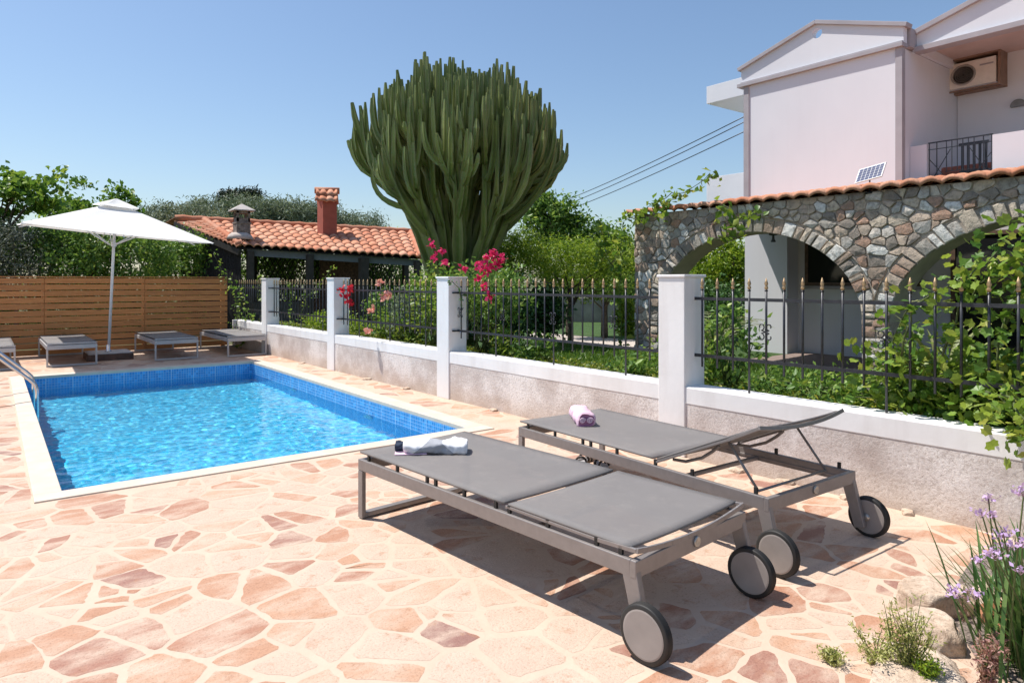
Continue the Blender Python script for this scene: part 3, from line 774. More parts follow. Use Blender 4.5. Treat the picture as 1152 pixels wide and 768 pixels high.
# ================================================================ roof tiles
m, nt, p, _ = new_mat('terracotta_tile'); v = coords(nt)
at_ = N(nt, 'Attribute', attribute_name='tile'); n1 = noise_(nt, v, 2.5, 6); n2 = noise_(nt, v, 22, 5, .65)
c = ramp(nt, at_.outputs['Fac'], [(0, (.46,.16,.08)), (.35, (.53,.205,.105)), (.7, (.57,.245,.14)), (1, (.60,.30,.19))])
c = mixc(nt, ramp(nt, n1, [(.42, (0,0,0)), (.7, (.55,.55,.55))]), c, (.50,.32,.22))
c = mixc(nt, ramp(nt, n2, [(.3, (.7,.7,.7)), (.45, (0,0,0))]), c, (.25,.11,.07))
L(nt, c, p.inputs['Base Color']); p.inputs['Roughness'].default_value = .85; bump(nt, p, n2, .4, .006); M_tiles = m
def tiles(name, P00, P10, P01, P11, nu, nv, r, parent, seed=1, res=8, step=.022):
    """barrel tiles: P00-P10 is the eave, P01-P11 the top edge; nu columns, nv courses"""
    P00, P10, P01, P11 = map(Vector, (P00, P10, P01, P11)); rd = random.Random(seed)
    nrm = (P10-P00).cross(P01-P00).normalized()
    if nrm.z < 0: nrm = -nrm
    vs = []; fs = []; col = []
    W_ = nu*res+1
    for j in range(nv):
        jit = [rd.uniform(-.012, .012) for _ in range(nu+1)]; hj = [rd.uniform(-.004, .006) for _ in range(nu+1)]; cj = [rd.random() for _ in range(nu*2+2)]
        for e in (0, 1, 2):
            vv = (j+(0 if e == 0 else (0 if e == 1 else 1.0)))/nv
            for i in range(W_):
                u = i/(W_-1); k = min(nu-1, i//res); a = P00.lerp(P10, u); b = P01.lerp(P11, u)
                q = a.lerp(b, vv); ph = (i % res)/res*2*math.pi
                h = r*abs(math.cos(ph/2))**.75 if True else 0
                if e == 0: h = h-.018 if j == 0 else h-.02
                dn = (P00-P01).normalized()*(jit[k] if e < 2 else 0)
                lift = (step if e == 1 else 0)+hj[k]
                if e == 0: lift = -.0
                vs.append(q+nrm*(h+lift)+dn)
        o = j*3*W_
        for e in (0, 1):
            for i in range(W_-1):
                fs.append((o+e*W_+i, o+e*W_+i+1, o+(e+1)*W_+i+1, o+(e+1)*W_+i)); col.append(cj[((i+res//2)//res)])
    if parent is not None: vs = [q-parent.location for q in vs]
    me = bpy.data.meshes.new(name); me.from_pydata([tuple(q) for q in vs], [], fs); me.materials.append(M_tiles)
    at = me.attributes.new('tile', 'FLOAT', 'FACE'); at.data.foreach_set('value', col)
    me.polygons.foreach_set('use_smooth', [True]*len(fs)); me.update()
    o = bpy.data.objects.new(name, me); C.objects.link(o); o.parent = parent
    s = o.modifiers.new('thick', 'SOLIDIFY'); s.thickness = .014; s.offset = -1
    return o
# ================================================================ house
m, nt, p, _ = new_mat('pale_house_render'); v = coords(nt)
n1 = noise_(nt, v, .7, 5); n2 = noise_(nt, v, 60, 3)
sk = N(nt, 'Mapping'); L(nt, v, sk.inputs[0]); sk.inputs['Scale'].default_value = (3, 3, .22); n3 = noise_(nt, sk.outputs[0], 2.2, 7, .65)
L(nt, mixc(nt, ramp(nt, n3, [(.5, (0,0,0)), (.9, (.16,.16,.16))]), ramp(nt, n1, [(.3, (.71,.71,.755)), (.7, (.76,.76,.80))]), (.60,.57,.58)), p.inputs['Base Color']); p.inputs['Roughness'].default_value = .9; bump(nt, p, n2, .15, .003); M_house = m
M_trim = simple('grey_lilac_trim', (.40,.375,.40), .8, var=.05, scale=3)
M_dark = simple('dark_interior', (.03,.027,.025), .9)
M_brown = simple('brown_shutter_wood', (.16,.10,.07), .6, var=.2, scale=12)
m, nt, p, _ = new_mat('window_glass'); p.inputs['Base Color'].default_value = (.02,.022,.025,1); p.inputs['Roughness'].default_value = .05; M_glass = m
h = thing('house', 'pale pink two storey house with gabled bay and covered balcony', 'house', (14, 4, 0))
def part(name, mat, fn, bevel=0, smooth=False, parent=None):
    mb = MB(); fn(mb); return mb.build(name, mat, parent or h, smooth, world=True, bevel=bevel)
def f(mb):
    mb.box((13.42, -6, 0), (13.7, 8.55, 3.0))          # ground floor front wall
    mb.box((13.0, 7.72, 0), (13.45, 8.709, 2.99))      # corner pillar
    mb.box((13.46, 8.40, 0), (20, 8.705, 2.99))
    mb.box((13.0, 5.51, 3.0), (20, 8.70, 5.70))        # bay
    mb.box((15.5, -6, 3.0), (20, 5.50, 6.0))           # main body behind the balcony
part('wall', M_house, f)
def f(mb):
    mb.box((13.35, 5.225, 3.0), (13.50, 5.505, 3.95)); mb.box((13.35, -6, 3.0), (13.50, 4.215, 3.95)); mb.box((13.35, 4.215, 3.0), (13.50, 5.225, 3.12))
part('parapet', M_house, f)
part('balcony_floor', M_house, lambda mb: mb.box((13.30, -6, 2.86), (15.49, 5.50, 2.995)))
m_soff = simple('peach_soffit', (.62,.46,.40), .85, var=.06, scale=2)
part('upper_infill', M_house, lambda mb: mb.box((13.565, 5.44, 5.705), (15.6, 5.505, 6.05)))
part('balcony_ceiling', m_soff, lambda mb: mb.box((13.565, -6, 5.87), (15.49, 5.435, 5.93)))
# gable of the bay with a round hole
yc, zc_, rr = 7.08, 6.40, .10
outer = [(8.80,5.74),(8.80,6.10),(7.10,6.60),(5.47,6.06),(5.47,5.74)]
def rayhit(a):
    dx, dy = math.cos(a), math.sin(a); best = 9
    for k in range(5):
        (x1, y1), (x2, y2) = outer[k], outer[(k+1) % 5]; ex, ey = x2-x1, y2-y1; den = dx*ey-dy*ex
        if abs(den) < 1e-9: continue
        t = ((x1-yc)*ey-(y1-zc_)*ex)/den; s = ((x1-yc)*dy-(y1-zc_)*dx)/den
        if t > 0 and -1e-6 <= s <= 1+1e-6: best = min(best, t)
    return (yc+dx*best, zc_+dy*best)
def gable(mb, x0, x1):
    angs = sorted([2*math.pi*i/40 for i in range(40)]+[math.atan2(b-zc_, a-yc) % (2*math.pi) for a, b in outer]); n = len(angs)
    vs = []
    for x in (x0, x1):
        for a in angs: vs.append((x, yc+rr*math.cos(a), zc_+rr*math.sin(a)))
        for a in angs: q = rayhit(a); vs.append((x, q[0], q[1]))
    fs = []
    for i in range(n):
        j = (i+1) % n
        fs += [(i, j, n+j, n+i), (2*n+i, 3*n+i, 3*n+j, 2*n+j), (i, 2*n+i, 2*n+j, j), (n+i, n+j, 3*n+j, 3*n+i)]
    mb.add(vs, fs)
part('gable', M_house, lambda mb: gable(mb, 13.0, 13.14))
def f(mb):
    P = [(8.86,6.10),(7.10,6.62),(5.40,6.07)]
    for a, b in zip(P, P[1:]):
        d = Vector((0, b[0]-a[0], b[1]-a[1]))
        mb.bar((13.06, a[0], a[1]), (13.06, b[0], b[1]), .24, .075)
    mb.box((12.925, 5.46, 5.70), (13.16, 8.86, 5.775))
    mb.box((12.965, 5.475, 5.775), (13.16, 8.80, 5.81))
part('cornice', M_trim, f, .004)
part('corner_trim', M_trim, lambda mb: mb.box((12.975, 8.60, 2.9), (13.1, 8.725, 5.70)))
part('corner_trim', M_trim, lambda mb: mb.box((12.975, 5.485, 3.0), (13.10, 5.60, 5.70)))
# second gable over the balcony
def f(mb):
    mb.prism([(5.47,5.70),(5.47,6.0),(3.05,6.68),(.4,6.0),(.4,5.70)], 13.42, 13.56, f=lambda a, b, c: (c, a, b))
    mb.box((13.42, -6, 5.70), (13.56, .4, 6.0))
part('balcony_gable', M_house, f)
def f(mb):
    for a, b in (((5.52,6.0),(3.05,6.72)), ((3.05,6.72),(.35,6.0))): mb.bar((13.46, a[0], a[1]), (13.46, b[0], b[1]), .22, .09)
    mb.box((13.335, -6, 5.655), (13.59, 5.44, 5.75)); mb.box((13.165, 5.42, 5.72), (13.44, 5.54, 6.06))
part('balcony_cornice', M_trim, f, .004)
part('roof', M_trim, lambda mb: (mb.box((13.15, 5.51, 5.705), (20, 8.70, 5.80)), mb.box((13.56, -6, 6.06), (20, 5.5, 6.12))))
part('roof_chimney', simple('beige_render', (.55,.50,.40), .9), lambda mb: mb.prism([(5.95,6.0),(5.35,6.0),(5.35,6.95),(5.55,7.02),(5.95,6.80)], 15.6, 16.1, f=lambda a, b, c: (c, a-.1, b)))
part('rear_eave', M_house, lambda mb: mb.box((13.9, 8.71, 5.82), (17.5, 10.38, 6.24)), .004)
part('rear_balcony', M_house, lambda mb: mb.box((13.9, 8.71, 3.0), (17.5, 10.38, 4.02)), .004)
def win(y0, y1, z0, z1, x=13.40, name='window'):
    w = part(name, M_brown, lambda mb: (mb.box((x-.03, y0, z0), (x+.015, y0+.07, z1)), mb.box((x-.03, y1-.07, z0), (x+.015, y1, z1)), mb.box((x-.03, y0+.07, z1-.07), (x+.015, y1-.07, z1)), mb.box((x-.03, y0+.07, z0), (x+.015, y1-.07, z0+.07)), mb.box((x-.025, (y0+y1)/2-.04, z0+.07), (x+.012, (y0+y1)/2+.04, z1-.07))))
    mb = MB(); mb.box((x-.012, y0+.06, z0+.06), (x+.012, y1-.06, z1-.06)); g = mb.build('pane', M_glass, None)
    L_ = h.location; g.location = -L_; g.parent = w
    mb = MB(); mb.box((x-.07, y0-.04, z0-.06), (x+.01, y1+.04, z0-.002)); s = mb.build('sill', M_trim, None); s.location = -L_; s.parent = w
win(5.35, 7.55, 1.40, 2.38); win(2.6, 4.85, .03, 2.35, name='porch_door'); win(.2, 1.5, 1.0, 2.2); win(-3, -1.5, 1.0, 2.2)
def f(mb):
    z0, z1 = 3.13, 3.97; x = 13.40
    mb.bar((x, 4.22, z1), (x, 5.22, z1), .022, .022); mb.bar((x, 4.22, z0+.05), (x, 5.22, z0+.05), .016, .016); mb.bar((x, 4.22, z1-.12), (x, 5.22, z1-.12), .012, .012)
    for k in range(6):
        y = 4.50+k*.085; mb.bar((x, y, z0+.30), (x, y, z1), .011, .011)
    mb.bar((x, 4.48, z0+.30), (x, 4.95, z0+.30), .012, .012)
    for a in (4.24, 5.20, 4.36, 5.08): mb.bar((x, a, z0), (x, a, z1), .014, .014)
    for a, b in (((4.24, z0+.1), (4.58, z1-.15)), ((5.20, z0+.1), (4.86, z1-.15)), ((4.24, z0+.55), (4.50, z0+.2)), ((5.2, z0+.55), (4.94, z0+.2))): mb.bar((x, *a), (x, *b), .011, .011)
part('balcony_railing', M_iron, f)
for k, (y, z) in enumerate(((4.45, 4.80),)):
    part('wall_lamp', simple('lamp_shade_grey', (.22,.22,.21), .6), lambda mb: mb.prism([(y+.13*math.cos(a), z+.13*math.sin(a)) for a in [math.pi*i/14 for i in range(15)]], 15.40, 15.498, f=lambda a, b, c: (c, a, b)))
# things on the balcony
t = thing('balcony_table', 'terracotta coloured cloth covered table behind the balcony railing', 'table', (14.5, 4.85, 3.0))
mb = MB(); mb.box((-.35,-.45,.0), (.35,.45,.62)); mb.build('cloth', simple('terracotta_cloth', (.42,.15,.10), .9), t, bevel=.03)
t = thing('balcony_chair', 'dark slatted chair behind the balcony railing', 'chair', (13.95, 4.62, 3.0))
mb = MB(); mb.box((-.22,-.22,.42), (.22,.22,.46)); mb.build('seat', M_iron, t)
mb = MB()
for k in range(5): mb.box((-.20,-.20+.09*k,.46), (-.18,-.16+.09*k,.92))
mb.box((-.20,-.22,.90), (-.17,.24,.95)); mb.build('backrest', M_iron, t)
for sx_ in (-.2, .2):
    for sy_ in (-.2, .2):
        mb = MB(); mb.bar((sx_, sy_, 0), (sx_, sy_, .42), .03, .03); mb.build('leg', M_iron, t)
# air conditioner
M_ac = simple('beige_enamel', (.80,.74,.68), .5, var=.05); M_acd = simple('dark_grille', (.40,.37,.35), .6)
t = thing('air_conditioner', 'beige air conditioner unit hung high on the balcony wall', 'air conditioner', (15.3, 5.12, 5.28))
mb = MB(); mb.box((-.14,-.37,0), (.14,.37,.50)); mb.build('casing', M_ac, t, bevel=.012)
mb = MB(); mb.lathe((-.142,.14,.25), [(.20,0),(.20,-.012),(.175,-.014),(.17,.0)], 32, axis='x')
for k in range(5): mb.lathe((-.148,.14,.25), [(.03+.032*k,0),(.034+.032*k,-.006),(.038+.032*k,0)], 28, axis='x')
mb.build('fan_grille', M_acd, t, True)
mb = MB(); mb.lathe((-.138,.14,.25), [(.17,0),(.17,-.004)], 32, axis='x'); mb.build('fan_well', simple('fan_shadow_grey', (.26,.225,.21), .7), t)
mb = MB(); mb.box((-.144,-.33,.36), (-.141,-.12,.39)); mb.build('label_plate', M_trim, t)
M_br = simple('brown_bracket', (.28,.17,.12), .6)
mb = MB()
for y in (-.42, .42): mb.box((-.16, y-.02, -.06), (.19, y+.02, .56))
mb.box((-.16,-.44,.56), (.19,.44,.59)); mb.box((-.16,-.40,-.06), (-.13,.40,-.03)); mb.box((.05,-.40,-.06), (.19,.40,-.02))
mb.build('bracket_frame', M_br, t)
t.scale = (1.1, 1.08, 1.0)
# ================================================================ stone arcade
AX = 8.60; TH = .44; AC = [(5.72, 1.62), (2.13, 1.64), (-1.46, 1.64)]; AB = 1.19; AZ = 1.0; YL, YR, ZTOP = 7.86, -3.4, 2.60
def archz(y):
    for c_, a_ in AC:
        if abs(y-c_) < a_: return AZ+AB*math.sqrt(max(0, 1-((y-c_)/a_)**2))
    return 0.0
arc = thing('stone_arcade', 'rustic stone arcade of wide arches under a terracotta tiled edge', 'arcade', (AX+.2, 2.5, 0))
M_mortar = simple('grey_mortar', (.42,.36,.29), .95, var=.2, scale=20, bumpy=.7, bscale=50, bdist=.01)
M_soffp = simple('cream_arch_plaster', (.42,.39,.30), .9, var=.1, scale=5)
ys = set([YL, YR])
for c_, a_ in AC:
    for k in range(41): 
        y = c_-a_*math.cos(math.pi*k/40)
        if y > YR: ys.add(round(y, 5))
ys = sorted(ys); mb = MB()
for a, b in zip(ys, ys[1:]):
    mid = (a+b)/2; za, zb = (archz(a), archz(b)) if archz(mid) > 0 else (0, 0)
    if archz(mid) > 0: za = max(za, AZ); zb = max(zb, AZ)
    mb.add([(AX,a,za),(AX,b,zb),(AX,b,ZTOP),(AX,a,ZTOP),(AX+TH,a,za),(AX+TH,b,zb),(AX+TH,b,ZTOP),(AX+TH,a,ZTOP)],
           [(0,3,2,1),(4,5,6,7),(3,7,6,2)], 0)
    if archz(mid) > 0: mb.add([(AX,a,za),(AX,b,zb),(AX+TH,b,zb),(AX+TH,a,za)], [(0,1,2,3)], 1)
for c_, a_ in AC:
    for s in (-1, 1):
        y = c_+s*a_
        if y > YR: mb.add([(AX,y,0),(AX+TH,y,0),(AX+TH,y,AZ),(AX,y,AZ)], [(0,1,2,3)], 0)
mb.add([(AX,YL,0),(AX+TH,YL,0),(AX+TH,YL,ZTOP),(AX,YL,ZTOP)], [(0,1,2,3)], 0)
mb.build('masonry_core', [M_mortar, M_soffp], arc, world=True)
m, nt, p, _ = new_mat('field_stone'); v = coords(nt)
g = N(nt, 'NewGeometry'); r = g.outputs['Random Per Island']
n1 = noise_(nt, v, 16, 7, .65); n2 = noise_(nt, v, 70, 4, .7)
c = ramp(nt, r, [(0, (.38,.35,.30)), (.14, (.54,.43,.33)), (.28, (.42,.31,.23)), (.38, (.27,.23,.19)), (.48, (.62,.52,.40)), (.60, (.50,.47,.42)), (.70, (.42,.26,.18)), (.80, (.62,.57,.50)), (.89, (.78,.76,.70)), (1, (.78,.75,.68))], 'CONSTANT')
c = mixc(nt, ramp(nt, n1, [(.3, (.75,.75,.75)), (.55, (0,0,0))]), c, (.12,.10,.085))
c = mixc(nt, ramp(nt, n2, [(.5, (0,0,0)), (.8, (.5,.5,.5))]), c, (.5,.47,.42))
L(nt, c, p.inputs['Base Color']); p.inputs['Roughness'].default_value = .9
bump(nt, p, math_(nt, 'ADD', n1, math_(nt, 'MULTIPLY', n2, .4)), .9, .02); M_stone = m
rd = random.Random(21); mb = MB()
def stone(mb, P, side=None, h=None, f=None):
    """P polygon in (y,z) on the front face"""
    n = len(P); cy = sum(a for a, _ in P)/n; cz = sum(b for _, b in P)/n
    h = h or rd.uniform(.012, .034); f = f or (lambda a, b, c: (AX-c, a, b))
    tilt = (rd.uniform(-.12, .12), rd.uniform(-.12, .12)); vs = []
    for sc_, hh in ((1, -.01), (.985, h*.7), (.92, h), ):
        for a, b in P:
            dy, dz = (a-cy)*sc_, (b-cz)*sc_
            e = tilt[0]*dy+tilt[1]*dz if hh > 0 else 0
            vs.append(f(cy+dy, cz+dz, hh+e*(hh > 0)+rd.uniform(-.003, .003)*(hh > 0)))
    vs.append(f(cy, cz, h+.006+rd.uniform(-.004, .006)))
    fs = [(k*n+i, k*n+(i+1)%n, (k+1)*n+(i+1)%n, (k+1)*n+i) for k in (0, 1) for i in range(n)]+[(2*n+i, 2*n+(i+1)%n, 3*n) for i in range(n)]
    mb.add(vs, fs)
# voussoirs
RW = .20
for c_, a_ in AC:
    th = math.radians(-18)
    while th < math.pi+math.radians(18):
        d = rd.uniform(.075, .17)/1.45; t0, t1 = th+.008, th+d-.006; th += d
        def ept(t, e):
            if t < 0: return (c_+a_+e, AZ+t*1.4)
            if t > math.pi: return (c_-a_-e, AZ-(t-math.pi)*1.4)
            return (c_+(a_+e)*math.cos(t), AZ+(AB+e)*math.sin(t))
        o = rd.uniform(.15, .23)
        P = [ept(t0, .004), ept((t0+t1)/2, .004), ept(t1, .004), ept(t1, o), ept((t0+t1)/2, o+.01), ept(t0, o)]
        if P[0][0] < YR or max(b for _, b in P) > ZTOP: continue
        if any(any(abs(a-c2) < a2-.001 and b < AZ for a, b in P) for c2, a2 in AC): continue
        pil = min(abs(P[0][0]-(c2+s*a2)) for c2, a2 in AC if c2 != c_ for s in (-1, 1))
        stone(mb, P, h=rd.uniform(.015, .04))
def outside(y, z, e=RW+.02):
    for c_, a_ in AC:
        if z < AZ:
            if abs(y-c_) < a_+.03: return False
        elif ((y-c_)/(a_+e))**2+((z-AZ)/(AB+e))**2 < 1: return False
    return True
pts = []
z = .05; row = 0
while z < ZTOP:
    hh = rd.uniform(.07, .18); y = YR
    while y < YL:
        w_ = rd.uniform(.06, .28)
        if outside(y+w_/2, z+hh/2, RW*.7): pts.append((y+w_/2+rd.uniform(-.02,.02), z+hh/2+rd.uniform(-.035,.035)))
        elif archz(y+w_/2) == 0 or True: pts.append((y+w_/2, z+hh/2, 1))
        y += w_
    z += hh*.93
flags = [len(q) == 3 for q in pts]
for q, fl in zip(voronoi([q[:2] for q in pts], (YR, 0, YL, ZTOP), sx=1, sy=1.25), flags):
    if fl or not q: continue
    q = inset(q, rd.uniform(.004, .010))
    if not q or len(q) < 3: continue
    q = rough_poly(q, .06, .006, .14, rd)
    P = []
    for y, z in q:
        for c_, a_ in AC:
            e = RW+.015
            if z >= AZ:
                k = math.hypot((y-c_)/(a_+e), (z-AZ)/(AB+e))
                if k < 1: y = c_+(y-c_)/k; z = AZ+(z-AZ)/k
            elif abs(y-c_) < a_+.01: y = c_+math.copysign(a_+.01, y-c_)
        P.append((y, min(z, ZTOP-.005)))
    stone(mb, P)
# left end face of the arcade
for q in voronoi([(a*.17+.08+rd.uniform(-.04,.04), b*.14+.07+rd.uniform(-.03,.03)) for a in range(3) for b in range(19)], (0, 0, TH, ZTOP)):
    q = q and inset(q, .01)
    if q: stone(mb, rough_poly(q, .08, .004, .3, rd), f=lambda a, b, c: (AX+a, YL+c, b))
mb.build('stone_facing', M_stone, arc, world=True)
tiles('roof_tiles', (AX-.10, YR, 2.60), (AX-.10, YL+.10, 2.61), (13.0, YR, 3.16), (13.0, 8.70, 3.16), 51, 13, .045, arc, 4, step=.03)
part('roof_boards', M_brown, lambda mb: mb.add([(AX+.02,YR,2.585),(AX+.02,YL,2.585),(12.98,8.65,3.10),(12.98,YR,3.10)], [(0,1,2,3)]), parent=arc)
mb = MB(); mb.box((AX+.30, -3.4, 0), (13.41, 7.6, .02)); structure(mb.build('porch_floor', simple('porch_slabs', (.24,.18,.155), .7, var=.1, scale=6)))
part('unseen_end_wall', M_house, lambda mb: mb.box((AX+.45, -3.7, .021), (13.41, -3.4, 2.58)), parent=arc)  # unseen wall, added to close the porch end and keep its inside dark
part('spot_lamp', M_iron, lambda mb: (mb.lathe((AX+.22, 5.45, 2.09), [(.06,.09),(.06,.06),(.015,.05),(.02,.0),(.035,-.03),(.03,-.04)], 14)), parent=arc, smooth=True)
# white pillar foot lamp / low dark bowl on porch omitted; solar lamp on the tiles
t = thing('solar_panel', 'small tilted white framed solar panel standing on the arcade tiles', 'solar panel', (8.60, 3.98, 2.66))
Mx = Matrix.Translation((0, .02, .165)) @ Matrix.Rotation(R(-95), 4, 'Z') @ Matrix.Rotation(R(-8), 4, 'Y') @ Matrix.Rotation(R(52), 4, 'X') @ Matrix.Scale(1.0, 4)
mb = MB(); mb.box((-.17,-.12,-.008), (.17,.12,.008), M=Mx); mb.build('panel_frame', M_white, t)
M_cell = simple('solar_cells', (.035,.05,.13), .3, var=.1)
mb = MB()
for a in range(6):
    for b in range(5): mb.box((-.155+a*.053,-.108+b*.044,.0085), (-.155+a*.053+.046,-.108+b*.044+.037,.0105), M=Mx)
mb.build('solar_cells', M_cell, t)
mb = MB(); mb.tube([(0,.03,-.08),(0,.03,.15)], .009, 8); mb.lathe((0,.03,-.09), [(.05,0),(.05,.02),(.02,.03)], 12); mb.build('stand', M_iron, t, True)
# ================================================================ pavilion
E1, E2 = W3(270,277,20), W3(474,290,21.2); R1, R2 = W3(197,247,22), W3(462,262,24.5)
pv = thing('pavilion', 'open garden pavilion with terracotta tiled roof and two chimneys', 'pavilion', (8.2, 21, 0))
R1b = R1.lerp(R2, .11)
tiles('roof_tiles', E1, E2, R1b, R2, 21, 7, .08, pv, 9, step=.018)
tiles('side_roof_tiles', R1-Vector((0,0,.12)), E1+Vector((-.05,-.05,-.06)), R1b+Vector((0,0,.0)), E1+Vector((.12,0,.10)), 15, 3, .07, pv, 11, step=.02)
B1, B2 = W3(150,275,26), W3(440,275,30)
tiles('rear_roof_tiles', B2, B1, R2, R1, 22, 8, .07, pv, 10)
def f(mb):
    mb.tube([R1.lerp(R2, i/30)+Vector((0,0,.05+.012*(i%2))) for i in range(31)], [.10+.014*(i % 2) for i in range(31)], 10)
    mb.tube([E1.lerp(R1b, i/28)+Vector((0,0,.05+.02*(i%2))) for i in range(29)], [.075+.03*(i % 2) for i in range(29)], 10)
    mb.tube([E2.lerp(R2, i/14)+Vector((0,0,.04)) for i in range(15)], .10, 10)
o = part('ridge_tiles', M_tiles, f, smooth=True, parent=pv)
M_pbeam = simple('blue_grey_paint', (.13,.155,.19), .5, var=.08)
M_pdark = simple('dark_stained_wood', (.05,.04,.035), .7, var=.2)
dn = Vector((0,0,-.16))
part('fascia_beam', M_pbeam, lambda mb: mb.bar(E1.lerp(E2, .02)+dn+Vector((.15,.2,0)), E2+dn+Vector((.15,.2,0)), .10, .20), parent=pv)
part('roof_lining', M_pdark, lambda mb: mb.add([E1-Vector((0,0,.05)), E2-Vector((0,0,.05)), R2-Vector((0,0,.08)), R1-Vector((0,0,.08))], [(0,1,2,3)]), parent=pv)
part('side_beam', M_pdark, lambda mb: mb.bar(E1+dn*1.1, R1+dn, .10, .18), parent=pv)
Pk = [E1.lerp(E2, .04), E1.lerp(E2, .36), E1.lerp(E2, .66), E1.lerp(E2, .97), R1.lerp(R2, .02), R1.lerp(R2, .3), R1.lerp(R2, .6), R1.lerp(R2, .97), E1.lerp(R1, .5)]
for k, q in enumerate(Pk):
    s = .09 if k not in (2,) else .12
    part('post', M_pdark, lambda mb: mb.box((q.x-s+.1, q.y-s+.1, 0), (q.x+s+.1, q.y+s+.1, q.z-.12)), parent=pv)
# reed screen on the side
def f(mb):
    a = E1+Vector((.05,.1,0)); b = R1+Vector((.05,0,0)); n = 60
    for k in range(n):
        q = a.lerp(b, (k+.5)/n*.72); z1 = q.z-.2
        mb.bar((q.x, q.y, 0), (q.x+random.uniform(-.01,.01), q.y, z1), .045, .02)
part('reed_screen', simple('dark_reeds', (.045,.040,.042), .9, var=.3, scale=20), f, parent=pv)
def f(mb):
    a = R1.lerp(R2, .26); b = R1.lerp(R2, .98)
    for z0 in np.arange(.9, 2.75, .17):
        for seg in (0,):
            pass
    Ltot = (b-a).length; d = (b-a).normalized()
    s = 0
    while s < Ltot:
        p0 = a+d*s
        mb.bar((p0.x, p0.y, .8), (p0.x+d.x*1.0, p0.y+d.y*1.0, 2.75), .02, .03) if s+1.0 < Ltot else None
        mb.bar((p0.x, p0.y, 2.75), (p0.x+d.x*1.0, p0.y+d.y*1.0, .8), .02, .03) if s+1.0 < Ltot else None
        s += .16
    mb.bar((a.x, a.y, .8), (b.x, b.y, .8), .05, .08)
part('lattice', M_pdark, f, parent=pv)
def f(mb):
    a = R1.lerp(R2, .55); d = (R2-R1).normalized()
    mb.bar((a.x, a.y, .45), (a.x+d.x*2.2, a.y+d.y*2.2, .45), .7, .9)
    mb.bar((a.x+d.x*.3, a.y+d.y*.3, 1.6), (a.x+d.x*1.9, a.y+d.y*1.9, 1.6), .65, 1.4)
part('brick_oven', simple('sooty_brick', (.16,.09,.07), .9, var=.3, scale=14, bumpy=.6, bscale=20), f, parent=pv)
part('low_wall', simple('grey_low_wall', (.25,.24,.24), .9), lambda mb: mb.bar(Vector((R1.x,R1.y,.4)), Vector((R2.x,R2.y,.4)), .15, .8), parent=pv)
# chimneys
q = W3(272,262,20.6)
def f(mb):
    mb.box((q.x-.20,q.y-.20,q.z-.5), (q.x+.20,q.y+.20,q.z+.30)); mb.box((q.x-.215,q.y-.215,q.z+.27), (q.x+.215,q.y+.215,q.z+.32))
    for sx_ in (-1, 1):
        for sy_ in (-1, 1): mb.box((q.x+sx_*.19-.055*(sx_>0),q.y+sy_*.19-.055*(sy_>0),q.z+.32), (q.x+sx_*.19+.055*(sx_<0),q.y+sy_*.19+.055*(sy_<0),q.z+.66))
    mb.box((q.x-.19,q.y-.19,q.z+.32), (q.x+.19,q.y+.19,q.z+.44)); mb.box((q.x-.19,q.y-.19,q.z+.58), (q.x+.19,q.y+.19,q.z+.68))
c1 = part('stone_chimney', simple('rough_grey_stone', (.27,.21,.18), .95, var=.3, scale=9, bumpy=.9, bscale=16, bdist=.03), f, parent=pv)
def f(mb):
    mb.add([(q.x-.31,q.y-.31,q.z+.68),(q.x+.31,q.y-.31,q.z+.68),(q.x+.31,q.y+.31,q.z+.68),(q.x-.31,q.y+.31,q.z+.68),(q.x,q.y,q.z+.88),
            (q.x-.31,q.y-.31,q.z+.65),(q.x+.31,q.y-.31,q.z+.65),(q.x+.31,q.y+.31,q.z+.65),(q.x-.31,q.y+.31,q.z+.65)],
           [(0,1,4),(1,2,4),(2,3,4),(3,0,4),(5,8,7,6),(0,5,6,1),(1,6,7,2),(2,7,8,3),(3,8,5,0)])
o = part('chimney_cap', simple('pale_cement', (.50,.45,.42), .9), f, parent=pv)
part('cement_skirt', simple('pale_cement_skirt', (.55,.47,.42), .9, var=.12), lambda mb: mb.lathe((q.x-.05,q.y,q.z-.02), [(.40,-.18),(.33,-.05),(.24,.02)], 14), parent=pv, smooth=True)
q2 = W3(368,258,22.6)
M_red = simple('terracotta_render', (.36,.10,.065), .85, var=.1, scale=4)
part('red_chimney', M_red, lambda mb: (mb.box((q2.x-.24,q2.y-.24,q2.z-.6), (q2.x+.24,q2.y+.24,q2.z+1.0))), parent=pv)
for s in (-1, 1):
    a_ = Vector((.9,-.43,0)); b_ = Vector((-.43,-.9,0))*s
    cc_ = q2+Vector((0,0,.86)); tiles('chimney_cap_tiles', cc_-a_*.36+b_*.40, cc_+a_*.36+b_*.40, cc_-a_*.33+b_*.06+Vector((0,0,.42)), cc_+a_*.33+b_*.06+Vector((0,0,.42)), 3, 2, .06, pv, 3)
part('cap_ridge', M_tiles, lambda mb: mb.tube([q2+Vector((-.36,.17,1.28)), q2+Vector((.36,-.17,1.28))], .11, 10), smooth=True, parent=pv)
